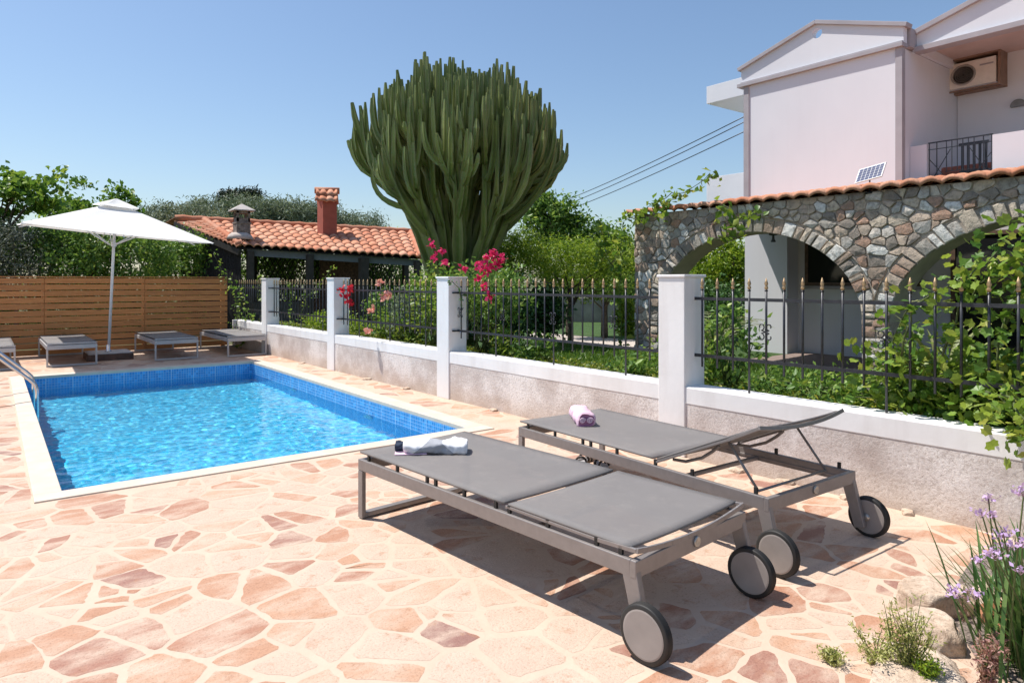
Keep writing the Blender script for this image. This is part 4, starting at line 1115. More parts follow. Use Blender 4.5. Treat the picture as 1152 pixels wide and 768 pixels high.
# ================================================================ garden ground
m, nt, p, _ = new_mat('lawn'); v = coords(nt)
n = noise_(nt, v, 1.3, 6); n2 = noise_(nt, v, 60, 4, .8)
c = ramp(nt, n, [(.3, (.045,.11,.015)), (.6, (.08,.17,.025)), (.8, (.14,.18,.04))]); c = mixc(nt, ramp(nt, n2, [(.35, (.8,.8,.8)), (.6, (0,0,0))]), c, (.02,.045,.008))
L(nt, c, p.inputs['Base Color']); p.inputs['Roughness'].default_value = .9; bump(nt, p, n2, 1, .05); M_lawn = m
mb = MB(); sheet(mb, 4.9, -6, 30, 26, .0); structure(mb.build('lawn', M_lawn))
mb = MB(); g0 = [W(588,17.6), W(700,15.2), W(760,16.4), W(600,19.8)]; mb.add([(x, y, .012) for x, y in g0], [(0,1,2,3)])
g1 = [W(595,13.6), W(612,13.4), W(590,17.6), W(560,18)]
structure(mb.build('garden_path', simple('pale_gravel', (.50,.43,.38), .95, var=.12, scale=30)))
mb = MB()
for k in range(12):
    ya, yb = 16.4-k*1.6, 14.8-k*1.6
    mb.box((wx(ya)+.26, yb, 0), (5.75+.12*math.sin(k*1.7), ya, .50))
structure(mb.build('planting_bed', M_soil))
mb = MB(); mb.box((5.6, 4.3, .01), (8.25, 9.4, .35)); structure(mb.build('raised_lawn', M_lawn))
t = thing('boundary_wall', 'weathered concrete boundary wall behind the green bushes', 'wall', (*W(670,24), 0))
a, b = W(560,25.5), W(860,24)
mb = MB(); mb.bar((a[0]-t.location.x,a[1]-t.location.y,.42), (b[0]-t.location.x,b[1]-t.location.y,.42), .15, .9); mb.build('wall', simple('weathered_concrete', (.30,.27,.24), .95, var=.2, scale=2, bumpy=.4), t)
# overhead cables
for k, (yl, yr) in enumerate(((238,128), (243,134), (248,145))):
    p0, p1 = W3(560, yl+8, 60), W3(846, yr-1, 15.2)
    pts = [p0.lerp(p1, i/24)+Vector((0,0,-.5*4*(i/24)*(1-i/24))) for i in range(25)]
    t = thing('power_cable', ['topmost dark overhead cable reaching the house', 'middle one of the three overhead cables', 'lowest of the three overhead cables'][k], 'cable', tuple(p1), 0, 'overhead cables')
    mb = MB(); mb.tube(pts, [.011+.012*(1-i/24) for i in range(25)], 6); mb.build('cable', M_iron, t, True, world=True)
# ================================================================ vegetation
M_bark = simple('grey_bark', (.13,.10,.075), .95, var=.3, scale=12, bumpy=.8, bscale=25, bdist=.02)
M_twig = simple('green_stem', (.10,.13,.04), .8, var=.2)
ML_broad = leaf_mat('broad_leaf', [(0,(0.0544,0.132,0.0186)),(.5,(0.109,0.233,0.031)),(.85,(0.202,0.327,0.0466)),(1,(0.31,0.404,0.0621))])
ML_mid = leaf_mat('hedge_leaf', [(0,(0.0662,0.144,0.0264)),(.5,(0.122,0.243,0.0442)),(.85,(0.221,0.353,0.0662)),(1,(0.398,0.485,0.11))])
ML_dark = leaf_mat('dark_leaf', [(0,(0.0283,0.0828,0.0237)),(.6,(0.0592,0.142,0.0331)),(1,(0.142,0.26,0.071))], trans=.2)
ML_olive = leaf_mat('olive_leaf', [(0,(0.0845,0.118,0.0676)),(.5,(0.152,0.203,0.127)),(1,(0.287,0.338,0.237))], rough=.6, trans=.2)
ML_grey = leaf_mat('silver_leaf', [(0,(.07,.085,.07)),(.5,(.12,.14,.11)),(1,(.22,.24,.20))], rough=.7, trans=.15)
ML_lime = leaf_mat('lime_leaf', [(0,(0.0931,0.186,0.0155)),(.5,(0.202,0.327,0.0233)),(.85,(0.31,0.42,0.031)),(1,(0.435,0.482,0.0776))], trans=.4)
ML_vine = leaf_mat('vine_leaf', [(0,(0.0644,0.155,0.0193)),(.45,(0.142,0.258,0.0321)),(.85,(0.283,0.373,0.0515)),(1,(0.412,0.426,0.0902))], rough=.4, trans=.4)
ML_pine = leaf_mat('pine_needle', [(0,(.008,.02,.010)),(1,(.025,.045,.02))], trans=.1)
ML_cover = leaf_mat('ground_cover_leaf', [(0,(0.066,0.132,0.0165)),(.5,(0.154,0.22,0.022)),(.85,(0.308,0.33,0.033)),(1,(0.462,0.396,0.044))])
ML_mag = leaf_mat('magenta_petal', [(0,(.55,.01,.09)),(1,(.80,.03,.20))], trans=.3)
ML_redp = leaf_mat('red_petal', [(0,(.50,.008,.02)),(1,(.70,.02,.05))], trans=.3)
ML_pinkp = leaf_mat('pink_petal', [(0,(.75,.25,.25)),(1,(.85,.45,.38))], trans=.3)
ML_lilac = leaf_mat('lilac_petal', [(0,(.50,.34,.66)),(1,(.74,.55,.84))], trans=.3)
def tree(name, label, cat, px, t, lobes_px, mat, nclump, per, leaf, spread, trunk_r=.12, trunk_top=None, group=None, nb=10, aspect=.5, up=.5, tdx=0, dz=1.0, shell=.55, trunk=True, zb=0):
    """lobes_px: (px, py, rx_px, ry_px[, depth offset]) seen at depth t"""
    x, y = W(px, t); o = thing(name, label, cat, (x, y, zb), 0, group)
    lobes = []
    for l in lobes_px:
        off = l[4] if len(l) > 4 else 0; tt = t+off; c = W3(l[0], l[1], tt); rx = l[2]*tt/F; rz = l[3]*tt/F
        lobes.append((c.x, c.y, c.z, rx, rx*dz, rz))
    P, cc = clump_points(lobes, nclump, per, spread, shell)
    P = P[P[:, 2] > zb+.03]
    leaves_obj('crown', P, leaf, mat, o, aspect=aspect, up=up)
    if trunk:
        mb = MB(); zt = trunk_top if trunk_top is not None else lobes[0][2]-lobes[0][5]*.4
        branchy(mb, (x, y, zb), (lobes[0][0]*.5+x*.5, lobes[0][1]*.5+y*.5, zt), trunk_r, [tuple(q) for q in cc], nb, wob=trunk_r*.9)
        mb.build('trunk', M_bark, o, True, world=True)
    return o
# --- behind the timber fence
tree('mulberry_tree', 'leafy broad leaved tree reaching over the timber fence at the far left', 'tree', 0, 18.3,
     [(-15,235,30,38),(30,218,26,15),(14,202,18,14),(54,208,12,6),(70,193,11,4),(40,186,8,6),(-25,200,26,18),(0,258,16,10),(48,228,16,8)], ML_broad, 120, 22, .16, .14, .10, 2.2, nb=34, aspect=.75, shell=.3)
tree('mulberry_tree', 'tall broad leaved tree rising behind the parasol canopy', 'tree', 100, 20.5,
     [(100,245,50,18),(128,222,14,18),(122,198,6,11),(102,212,8,10),(72,236,24,12),(86,206,5,7),(138,236,18,14)], ML_broad, 150, 22, .15, .15, .09, 2.6, nb=22, aspect=.7, shell=.3)
for k, (px, t, ry, hh, rx) in enumerate(((-35,17.8,288,38,60),(45,19.0,292,40,58),(95,18.6,288,42,50),(148,18.9,288,42,50),(200,21.0,292,34,34))):
    lb = ['dense green hedge shrub behind the left end of the timber fence', 'dense green hedge shrub behind the fence below the parasol tip', 'green hedge shrub directly behind the parasol pole', 'green hedge shrub right of the parasol pole behind the fence', 'green hedge shrub beside the pavilion reed screen'][k]
    tree('hedge_shrub', lb, 'shrub', px, t, [(px,ry,rx,hh),(px,365,rx,45),(px-18,ry-16,rx*.5,hh*.6),(px+20,ry-12,rx*.45,hh*.6)], ML_mid, 340, 30, .10, .16, .07, 1.2, 'hedge shrubs behind the timber fence', nb=8, aspect=.55)
tree('silver_shrub', 'grey green feathery shrub behind the far left of the timber fence', 'shrub', 18, 17.5, [(18,285,34,34),(0,270,24,22)], ML_grey, 120, 34, .09, .16, .05, 1.2, nb=8, aspect=.28)
for k, (px, t, ry, hh, rx, lb) in enumerate(((175,25,262,30,42,'olive tree with grey green crown behind the parasol right tip'),(215,27,262,26,36,'olive tree left of the pavilion roof'))):
    tree('olive_tree', lb, 'tree', px, t, [(px,ry,rx,hh),(px+10,ry-14,rx*.6,hh*.6),(px-14,ry-8,rx*.5,hh*.6)], ML_olive, 260, 34, .15, .22, .13, 1.6, 'olive trees behind the fence', nb=10, aspect=.25, up=.2)
for k, px in enumerate((240, 285, 325, 360, 402)):
    lb = ['olive tree behind the left corner of the pavilion roof', 'olive tree behind the stone chimney of the pavilion', 'olive tree between the two pavilion chimneys', 'olive tree behind the red pavilion chimney', 'small olive tree showing over the right end of the pavilion ridge'][k]
    ry = (252, 248, 250, 256, 266)[k]
    tree('olive_tree', lb, 'tree', px, 33+k*.8, [(px,ry,34,26),(px-14,ry-10,20,16),(px+14,ry-6,18,18)], ML_olive, 220, 34, .20, .26, .14, 2.2, 'olive trees beyond the pavilion', nb=8, aspect=.22, up=.2)
o = tree('stone_pine', 'dark flat topped pine far behind the pavilion stone chimney', 'tree', 268, 60, [(268,222,19,6),(283,218,10,4.5),(256,226,9,6),(292,220,5,3)], ML_pine, 130, 40, .32, .3, .3, 8.2, nb=10, aspect=.3, shell=.2)
for k, px in enumerate((285, 335, 385, 435)):
    tree('hedge_shrub', ['dark shrub behind the lattice at the left end of the pavilion', 'dark shrub seen through the pavilion lattice under the stone chimney', 'dark shrub behind the pavilion oven', 'dark shrub behind the right end of the pavilion'][k], 'shrub', px, 28, [(px,300,38,36)], ML_mid, 130, 26, .17, .28, .07, 1.0, 'shrubs behind the pavilion', nb=6)
# --- right of the cactus
tree('bushy_tree', 'dark leaved tall shrub with upright shoots right of the cactus', 'tree', 615, 18, [(612,252,20,28),(606,230,11,20),(622,238,10,20),(614,216,6,8),(594,244,8,10)], ML_mid, 120, 26, .12, .14, .07, 2.2, nb=12, shell=.3)
tree('bushy_tree', 'tall shrub with two pale green shoots beyond the lawn', 'tree', 640, 18.5, [(640,262,24,22),(636,238,9,16),(641,228,7,6),(655,250,12,10)], ML_broad, 110, 26, .12, .14, .07, 2.2, nb=12, shell=.3)
tree('bushy_tree', 'round topped green shrub just left of the stone arcade', 'tree', 680, 18.5, [(682,280,30,24),(674,256,11,10),(690,262,10,8),(706,288,18,20)], ML_broad, 150, 26, .12, .16, .08, 1.8, nb=12, shell=.35)
tree('feathery_bush', 'lime green feathery bush behind the fence, right beside the cactus', 'bush', 575, 14.2, [(575,292,34,26),(590,278,20,14),(560,300,22,20)], ML_lime, 240, 34, .075, .15, .06, 1.3, nb=8, aspect=.3)
tree('feathery_bush', 'bright lime green wispy bush in the middle of the garden', 'bush', 640, 14.8, [(640,298,46,26),(660,285,24,16),(615,290,26,18),(690,292,30,24)], ML_lime, 340, 34, .075, .16, .06, 1.3, nb=10, aspect=.3)
tree('dark_shrub', 'dark glossy leaved shrub under the lime green bush', 'shrub', 616, 13.2, [(612,350,16,24)], ML_dark, 120, 28, .10, .12, .05, .6, nb=6)
tree('dark_shrub', 'shadowy shrub behind the fence below the cactus', 'shrub', 560, 12.2, [(560,345,34,34),(535,350,26,30)], ML_dark, 190, 28, .10, .15, .05, .6, nb=6)
tree('small_tree', 'small tree with bare forked trunk in front of the boundary wall', 'tree', 680, 17.8, [(680,318,34,16),(650,318,26,12)], ML_mid, 130, 26, .10, .16, .06, 1.2, nb=8)
tree('hedge_shrub', 'dark green shrub filling the far garden behind the lawn', 'shrub', 735, 19.5, [(735,318,44,34)], ML_mid, 200, 26, .13, .2, .06, 1.0, nb=6)
tree('lemon_tree', 'bright green tree seen through the left stone arch', 'tree', 812, 18.5, [(805,296,30,34),(828,300,28,32),(790,320,26,24)], ML_lime, 330, 30, .11, .17, .09, 1.3, nb=8, aspect=.45)
tree('reed_clump', 'upright bright green grass clump left of the arcade pillar', 'plant', 705, 14.5, [(705,358,9,20)], ML_lime, 60, 30, .16, .06, .03, .4, nb=4, aspect=.12, trunk=False)
tree('dark_shrub', 'dark shrub behind the palm fronds beyond the arcade', 'shrub', 800, 17.5, [(800,350,36,34)], ML_dark, 160, 26, .12, .18, .05, .6, nb=6)
# --- along the fence
def shrub(name, label, cat, x, y, z, rx, ry, rz, mat, nclump, per, leaf, spread, group=None, aspect=.5, up=.5, zb=.5, stem=True, shell=.3):
    o = thing(name, label, cat, (x, y, zb), 0, group)
    P, cc = clump_points([(x, y, z, rx, ry, rz)], nclump, per, spread, shell); P = P[P[:, 2] > zb]
    leaves_obj('foliage', P, leaf, mat, o, aspect=aspect, up=up)
    if stem:
        mb = MB()
        for c in cc[::3]:
            c = Vector(c); b = Vector((x+random.uniform(-.3,.3)*rx, y+random.uniform(-.3,.3)*ry, zb)); m_ = b.lerp(c, .5)+Vector((random.uniform(-.05,.05), random.uniform(-.05,.05), .05))
            mb.tube([b, m_, c], [.008,.006,.003], 5)
        mb.build('stems', M_twig, o, True, world=True)
    return o
def blooms(parent, pts, mat, size=.05, n=22, name='flower'):
    for c in pts:
        P = np.array(c)+RNG.normal(size=(n, 3))*size*.5
        leaves_obj(name, P, size, mat, parent, aspect=.9, up=.3, fold=.1)
shrub_specs = [(5.25,4.9,.62,.2,.25,.12,'low leafy plant by the fence between the two nearest pillars, nearer one'),(5.3,6.55,.66,.25,.22,.16,'low leafy plant by the fence between the two nearest pillars, farther one')]
for x, y, z, a, b, c, lb in shrub_specs: shrub('garden_plant', lb, 'plant', x, y, z, a, b, c, ML_mid, 14, 20, .075, .06, 'plants along the fence')
r1 = shrub('rose_bush', 'magenta flowering rose climbing over the fence at the cactus foot', 'rose bush', 5.35, 7.55, 1.35, .42, .75, .42, ML_mid, 100, 22, .075, .10)
fl = [W3(px, py, tt) for px, py, tt in ((486,275,9.0),(495,283,9.0),(547,290,8.5),(552,299,8.5),(560,294,8.5),(544,302,8.4),(556,285,8.5),(562,296,8.5),(549,305,8.4),(540,312,8.4),(500,296,8.9),(522,302,8.7),(551,333,8.2),(546,322,8.3),(566,290,8.5),(488,290,9.0),(538,297,8.5))]
blooms(r1, fl, ML_mag, .05)
r2 = shrub('rose_bush', 'leafy climbing rose left of the middle white pillar', 'rose bush', 5.3, 8.7, 1.25, .35, .75, .50, ML_vine, 90, 22, .07, .10)
r3 = shrub('rose_bush', 'red rose bush beside the second farthest white pillar', 'rose bush', 5.3, 10.6, 1.0, .22, .35, .40, ML_mid, 40, 20, .07, .08)
blooms(r3, [W3(px, py, 11.1) for px, py in ((385,327),(394,325),(394,340),(390,333))], ML_redp, .06)
r4 = shrub('rose_bush', 'pink rose bush between the middle fence pillars', 'rose bush', 5.3, 9.6, .95, .3, .45, .42, ML_olive, 60, 22, .06, .09)
blooms(r4, [W3(px, py, tt) for px, py, tt in ((431,333,10),(437,332,10),(417,349,10.2),(427,318,10),(413,372,10.2))], ML_pinkp, .055)
shrub('garden_plant', 'low green plants with yellow tips behind the fence by the roses', 'plant', 5.3, 9.9, .75, .3, 1.0, .24, ML_vine, 70, 22, .07, .09, 'plants along the fence')
shrub('garden_plant', 'low lime plants behind the far fence panel', 'plant', 5.3, 12.6, .70, .35, 1.3, .14, ML_lime, 90, 24, .06, .08, 'plants along the fence')
shrub('garden_plant', 'leafy shrub pushing through the fence at the nearest lounger towel', 'plant', 5.2, 7.05, .72, .2, .2, .2, ML_vine, 18, 20, .07, .08, 'plants along the fence')
shrub('garden_plant', 'variegated shrub left of the nearest tall pillar', 'plant', 5.3, 4.2, .78, .2, .25, .28, ML_vine, 26, 22, .07, .08, 'plants along the fence')
shrub('garden_plant', 'dark leafy shrub just right of the nearest tall pillar', 'plant', 5.5, 3.85, .90, .25, .22, .40, ML_mid, 26, 20, .07, .08, 'plants along the fence')
shrub('garden_plant', 'low leafy plants at the foot of the fence right of the pillar', 'plant', 5.4, 3.0, .60, .35, .6, .12, ML_mid, 45, 24, .06, .08, 'plants along the fence')
shrub('garden_plant', 'flowering weeds at the foot of the fence in front of the porch', 'plant', 5.5, 2.4, .64, .35, .5, .16, ML_vine, 40, 24, .055, .08, 'plants along the fence')
# climber on the pavilion corner
def climber(name, label, paths, leaf, mat, n=9, spread=.06, r=.008, group=None, smat=None, cat='climber', aspect=.6, lobed=False):
    b = paths[0][0]; o = thing(name, label, cat, (b[0], b[1], b[2]), 0, group); mb = MB(); P = []
    for pa in paths:
        pa = [Vector(q) for q in pa]; pts = []
        for a, b_ in zip(pa, pa[1:]):
            m_ = max(2, int((b_-a).length/.10))
            for i in range(m_): pts.append(a.lerp(b_, i/m_)+Vector([random.gauss(0, .012) for _ in range(3)]))
        pts.append(pa[-1]); mb.tube(pts, [r*(1-.6*i/len(pts)) for i in range(len(pts))], 5)
        for q in pts:
            for _ in range(n): P.append((q.x+random.gauss(0, spread), q.y+random.gauss(0, spread), q.z+random.gauss(0, spread)))
    mb.build('stem', smat or M_twig, o, True, world=True)
    if lobed: lobed_leaves('foliage', np.array(P), leaf, mat, o)
    else: leaves_obj('foliage', np.array(P), leaf, mat, o, aspect=aspect, up=.6)
    return o
climber('climber', 'thin creeper hanging at the dark corner of the pavilion', [[W3(262,390,15.4), W3(268,350,15.4), W3(262,322,15.4), W3(246,298,15.4), W3(240,285,15.4)], [W3(280,380,15.2), W3(276,345,15.2), W3(266,325,15.3)], [W3(270,392,15.2), W3(285,365,15), W3(278,350,15)], [W3(292,312,15.0), W3(298,330,14.8), W3(300,350,14.8)]], .075, ML_vine, 6, .07)
climber('climber', 'creeper shoot leaning over the third fence panel', [[W3(340,355,13.2), W3(345,335,13.2), W3(358,320,13.2), W3(373,302,13.2)], [W3(325,370,13.3), W3(328,340,13.3), W3(326,318,13.3)]], .06, ML_vine, 5, .05)
climber('climber', 'small creeper tuft on top of the middle white pillar', [[W3(520,345,8.6), W3(517,325,8.55), W3(508,318,8.5), W3(506,320,8.45)]], .045, ML_dark, 4, .02)
# vine on the arcade roof
AV = [(8.45, 7.75, 2.35), (8.40, 7.4, 2.62), (8.42, 6.9, 2.74), (8.5, 6.6, 2.80), (8.55, 6.35, 2.95), (8.55, 6.15, 3.05)]
climber('climbing_vine', 'leafy vine creeping over the left end of the arcade roof', [
    [(8.35,7.95,.1), (8.38,7.98,1.2), (8.38,8.0,2.0), (8.4,7.95,2.5), (8.42,7.5,2.66), (8.42,7.1,2.72), (8.45,6.8,2.78)],
    [(8.42,7.3,2.70), (8.45,6.95,2.86), (8.45,6.7,2.84), (8.45,6.45,2.95), (8.45,6.25,3.08), (8.45,6.15,3.02)],
    [(8.4,7.8,2.55), (8.35,7.6,2.48), (8.33,7.3,2.50), (8.35,7.0,2.62)],
    [(8.4,8.0,2.2), (8.38,8.25,2.35), (8.38,8.45,2.1), (8.38,8.55,1.85)], [(8.4,8.0,1.6),(8.38,8.3,1.9),(8.4,8.5,2.5)],
    [(8.34,6.0,2.62), (8.32,5.8,2.5), (8.33,5.7,2.35), (8.33,5.62,2.15), (8.34,6.1,2.1)], [(8.34,5.9,2.3),(8.33,5.5,2.42),(8.33,5.35,2.47)]],
    .12, ML_vine, 4, .055, aspect=.7)
# grapevine at the right
gp = []
rd = random.Random(5)
roots = [(5.15, 1.95), (5.2, 1.55), (5.15, 1.15), (5.25, .75), (5.1, .35), (5.2, -.1)]
for bx, by in roots:
    for k in range(6):
        pa = [(bx, by, .5)]; x, y, z = bx, by, .5; a = rd.uniform(-1.2, 1.2)
        for q in range(5):
            x += rd.uniform(-.10, .06); y += math.sin(a)*.14+rd.uniform(-.06, .06); z += rd.uniform(.02, .10)+max(0, 1.9-by)*.075; pa.append((max(4.82, x), y, z))
        pa.append((x-.1, y+math.sin(a)*.15, z-.08)); gp.append(pa)
gp += [[W3(1010,400,4.6), W3(1030,345,4.5), W3(1075,318,4.4), W3(1100,300,4.35), W3(1125,283,4.3), W3(1152,288,4.3)],
       [W3(1060,400,4.4), W3(1080,345,4.4), W3(1100,318,4.35), W3(1112,312,4.3), W3(1135,302,4.3), W3(1170,262,4.3)],
       [W3(1000,430,4.8), W3(1005,385,4.8), W3(1015,350,4.7), W3(1045,335,4.6)], [W3(1128,440,3.95), W3(1145,460,3.75), W3(1160,485,3.65)], [W3(1125,380,4.2), W3(1140,340,4.2), W3(1152,310,4.2)],
       [W3(1120,420,4.2), W3(1130,360,4.2), W3(1150,310,4.2), W3(1160,270,4.2), W3(1148,262,4.2)],
       [W3(1110,440,4.1), W3(1135,455,3.9), W3(1148,478,3.8), W3(1150,492,3.75)]]
climber('grapevine', 'sprawling grapevine covering the fence at the right edge', gp, .062, ML_vine, 10, .085, .008, aspect=.85, cat='vine', lobed=True)
mp_ = []
for k in range(3600):
    mp_.append((rd.uniform(4.92, 5.6), rd.triangular(-1.5, 2.5, .3), rd.triangular(.50, 1.1, .55)))
o = thing('vine_thicket', 'dense lower leaves of climbing plants along the right part of the wall', 'shrub', (5.3, 1, .5)); lobed_leaves('foliage', np.array(mp_), .07, ML_vine, o)
# arching pale blades
def blades(name, label, cat, base, specs, mat, zb=None, group=None, wid=.02):
    """specs: (azimuth, length, lean, droop) long folded ribbon leaves"""
    o = thing(name, label, cat, base, 0, group)
    mb = MB(); B = Vector(base)
    for az, ln, lean, droop, off in specs:
        d = Vector((math.cos(az), math.sin(az), 0)); s = Vector((-d.y, d.x, 0)); q = Vector((off[0], off[1], 0)); prev = None; n = 9
        for i in range(n+1):
            u = i/n; a = lean+droop*u*u; w_ = wid*min(1, 3*(1-u))**.7*(.6+.4*min(1, u*5))
            row = [q-s*w_*.5+Vector((0,0,w_*.25)), q, q+s*w_*.5+Vector((0,0,w_*.25))]
            if prev:
                o_ = len(mb.v); mb.v += [tuple(v) for v in prev+row]
                mb.f += [(o_, o_+1, o_+4, o_+3), (o_+1, o_+2, o_+5, o_+4)]; mb.m += [0, 0]
            prev = row; q = q+(d*math.sin(a)+Vector((0,0,math.cos(a))))*(ln/n)
    mb.build('blades', mat, o, True)
    return o
ML_blade = leaf_mat('strap_leaf', [(0,(0.0455,0.111,0.026)),(.6,(0.091,0.182,0.0455)),(1,(0.169,0.26,0.078))], trans=.25)
ML_blade2 = leaf_mat('pale_strap_leaf', [(0,(.16,.20,.05)),(1,(.30,.30,.12))], trans=.25)
blades('spider_plant', 'pale arching strap leaves behind the fence in front of the porch', 'plant', (5.35, 2.0, .5), [(rd.uniform(0, 6.28), rd.uniform(.6, .95), rd.uniform(.1, .5), rd.uniform(1, 1.8), (0, 0)) for _ in range(16)], ML_blade2, wid=.03)
# palm fronds
x0_, y0_ = W(800, 9.2)
pt = thing('young_palm', 'young palm with pale drooping fronds right of the tall pillar', 'palm', (x0_, y0_, 0))
for k in range(12):
    az = k*.53+.2; el = rd.uniform(.3, 1.0); d = Vector((math.cos(az), math.sin(az), 0)); mb = MB(); q = Vector((0, 0, .35)); pts = []
    for i in range(13):
        a = el*.5+1.5*(i/12)**1.5; pts.append(q.copy()); q = q+(d*math.sin(a)+Vector((0,0,math.cos(a))))*.085
    mb.tube(pts, [.011*(1-i/14) for i in range(13)], 5)
    s = Vector((-d.y, d.x, 0))
    for i in range(3, 13):
        t_ = (pts[i]-pts[i-1]).normalized()
        for sg in (-1, 1):
            ln = .30*math.sin(math.pi*(i-1)/13); e = pts[i]+(s*sg*.8+t_*.6+Vector((0,0,-.25))).normalized()*ln; w_ = t_*.011
            o_ = len(mb.v); mb.v += [tuple(v) for v in (pts[i]-w_, pts[i]+w_, e)]; mb.f.append((o_, o_+1, o_+2)); mb.m.append(0)
    mb.build('frond', leaf_mat('palm_leaf', [(0,(.14,.17,.07)),(1,(.26,.28,.14))]) if k == 0 else bpy.data.materials['palm_leaf'], pt)
mb = MB(); mb.tube([(0,0,0),(0,0,.2),(0,0,.38)], [.09,.08,.05], 10); mb.build('trunk', M_bark, pt, True)
# ground cover on the bed and tufts of grass: stuff
P = []
for k in range(15000):
    y = rd.uniform(-2.4, 16.3); x = wx(y)+rd.uniform(.27, .95)
    P.append((x, y, .50+abs(rd.gauss(0, .032))+.015*math.sin(y*5)+.01))
leaves_obj('ground_cover', np.array(P), .045, ML_cover, None, aspect=.45, up=.8, kind='stuff')
P = []
for k in range(26000):
    px = rd.uniform(560, 900); t = rd.uniform(9.5, 16); x, y = W(px, t)
    if 5.9 < x < 12.9 and not (AX-.1 < x): P.append((x, y, .05+rd.random()*.04))
for k in range(16000):
    P.append((rd.uniform(5.62, 8.24), rd.uniform(4.32, 9.38), .36+rd.random()*.04))
leaves_obj('lawn_grass', np.array(P), .10, leaf_mat('grass_blade', [(0,(.04,.11,.012)),(.6,(.09,.19,.02)),(1,(.18,.26,.04))]), None, aspect=.16, up=-.3, droop=-2, kind='stuff')
# ================================================================ candelabra cactus
m, nt, p, _ = new_mat('cactus_skin'); v = coords(nt)
n1 = noise_(nt, v, 1.4, 5); n2 = noise_(nt, v, 30, 5)
c = ramp(nt, n1, [(.3, (.10,.15,.032)), (.55, (.18,.235,.05)), (.75, (.28,.30,.08))]); n3 = noise_(nt, v, 5, 7, .7); c = mixc(nt, ramp(nt, n3, [(.55, (0,0,0)), (.72, (.7,.7,.7))]), c, (.07,.10,.03)); c = mixc(nt, ramp(nt, n2, [(.55, (0,0,0)), (.75, (.7,.7,.7))]), c, (.24,.21,.12))
at_ = N(nt, 'Attribute', attribute_name='ridge'); c = mixc(nt, math_(nt, 'MULTIPLY', at_.outputs['Fac'], .75), c, (.20,.20,.09))
L(nt, c, p.inputs['Base Color']); p.inputs['Roughness'].default_value = .55; bump(nt, p, n2, .25, .01); M_cact = m
CT = 13.0; cb = W(515, CT); CB = Vector((cb[0], cb[1], 0))
right = Vector((math.cos(YAW), -math.sin(YAW), 0)); fwd = Vector((math.sin(YAW), math.cos(YAW), 0))
cact = thing('candelabra_cactus', 'huge candelabra cactus tree with hundreds of upright ribbed green arms', 'cactus', tuple(CB))
rd = random.Random(42)
def bez(p0, p1, p2, p3, n): return [((1-t)**3)*p0+3*t*(1-t)**2*p1+3*t*t*(1-t)*p2+t**3*p3 for t in [i/n for i in range(n+1)]]
def stem(V, Fc, Rg, pts, r0, r1, ribs=5):
    n = ribs*4; k = len(pts); rot = rd.uniform(0, 6.28); ref = Vector((1,.3,0)); o = len(V)
    for i, q in enumerate(pts):
        d = (pts[min(i+1,k-1)]-pts[max(i-1,0)]).normalized(); u = (ref-d*ref.dot(d)).normalized(); w_ = d.cross(u); ref = u
        f_ = i/(k-1); r = (r0+(r1-r0)*f_)*(1+.10*math.sin(i*2.1+rot)); 
        if i == k-1: r *= .5
        if i == 0: r *= .75
        for j in range(n):
            ph = j % 4; m_ = (1.0, .62, .50, .62)[ph]; a = rot+2*math.pi*j/n
            rr = r*m_*(1+(.10*rd.uniform(-1, 1) if ph == 0 else 0)); V.append(q+u*math.cos(a)*rr+w_*math.sin(a)*rr); Rg.append(1.0 if ph == 0 else 0.0)
    for i in range(k-1):
        for j in range(n): Fc.append((o+i*n+j, o+i*n+(j+1)%n, o+(i+1)*n+(j+1)%n, o+(i+1)*n+j))
    Fc.append(tuple(range(o+(k-1)*n, o+k*n)))
def env_top(rx, fy):
    """crown height above ground at lateral offset rx (m) and depth offset fy"""
    a = 2.16; q = (rx/a)**2+(fy/1.9)**2
    lob = -.28+.34*noise.noise(Vector((rx*1.3, fy*1.3, 7.7)))+.22*noise.noise(Vector((rx*3.4, fy*3.4, 2.2)))
    return 3.75+2.15*math.sqrt(max(0, 1-q))+lob if q < 1 else None
prim = []
ang = 0
for ring, (cnt, rad) in enumerate(((1, .05), (5, .70), (8, 1.30), (10, 1.82))):
    for k in range(cnt):
        a = 2*math.pi*k/cnt+ring*.5+rd.uniform(-.22, .22); prim.append((rad*rd.uniform(.9, 1.1), a))
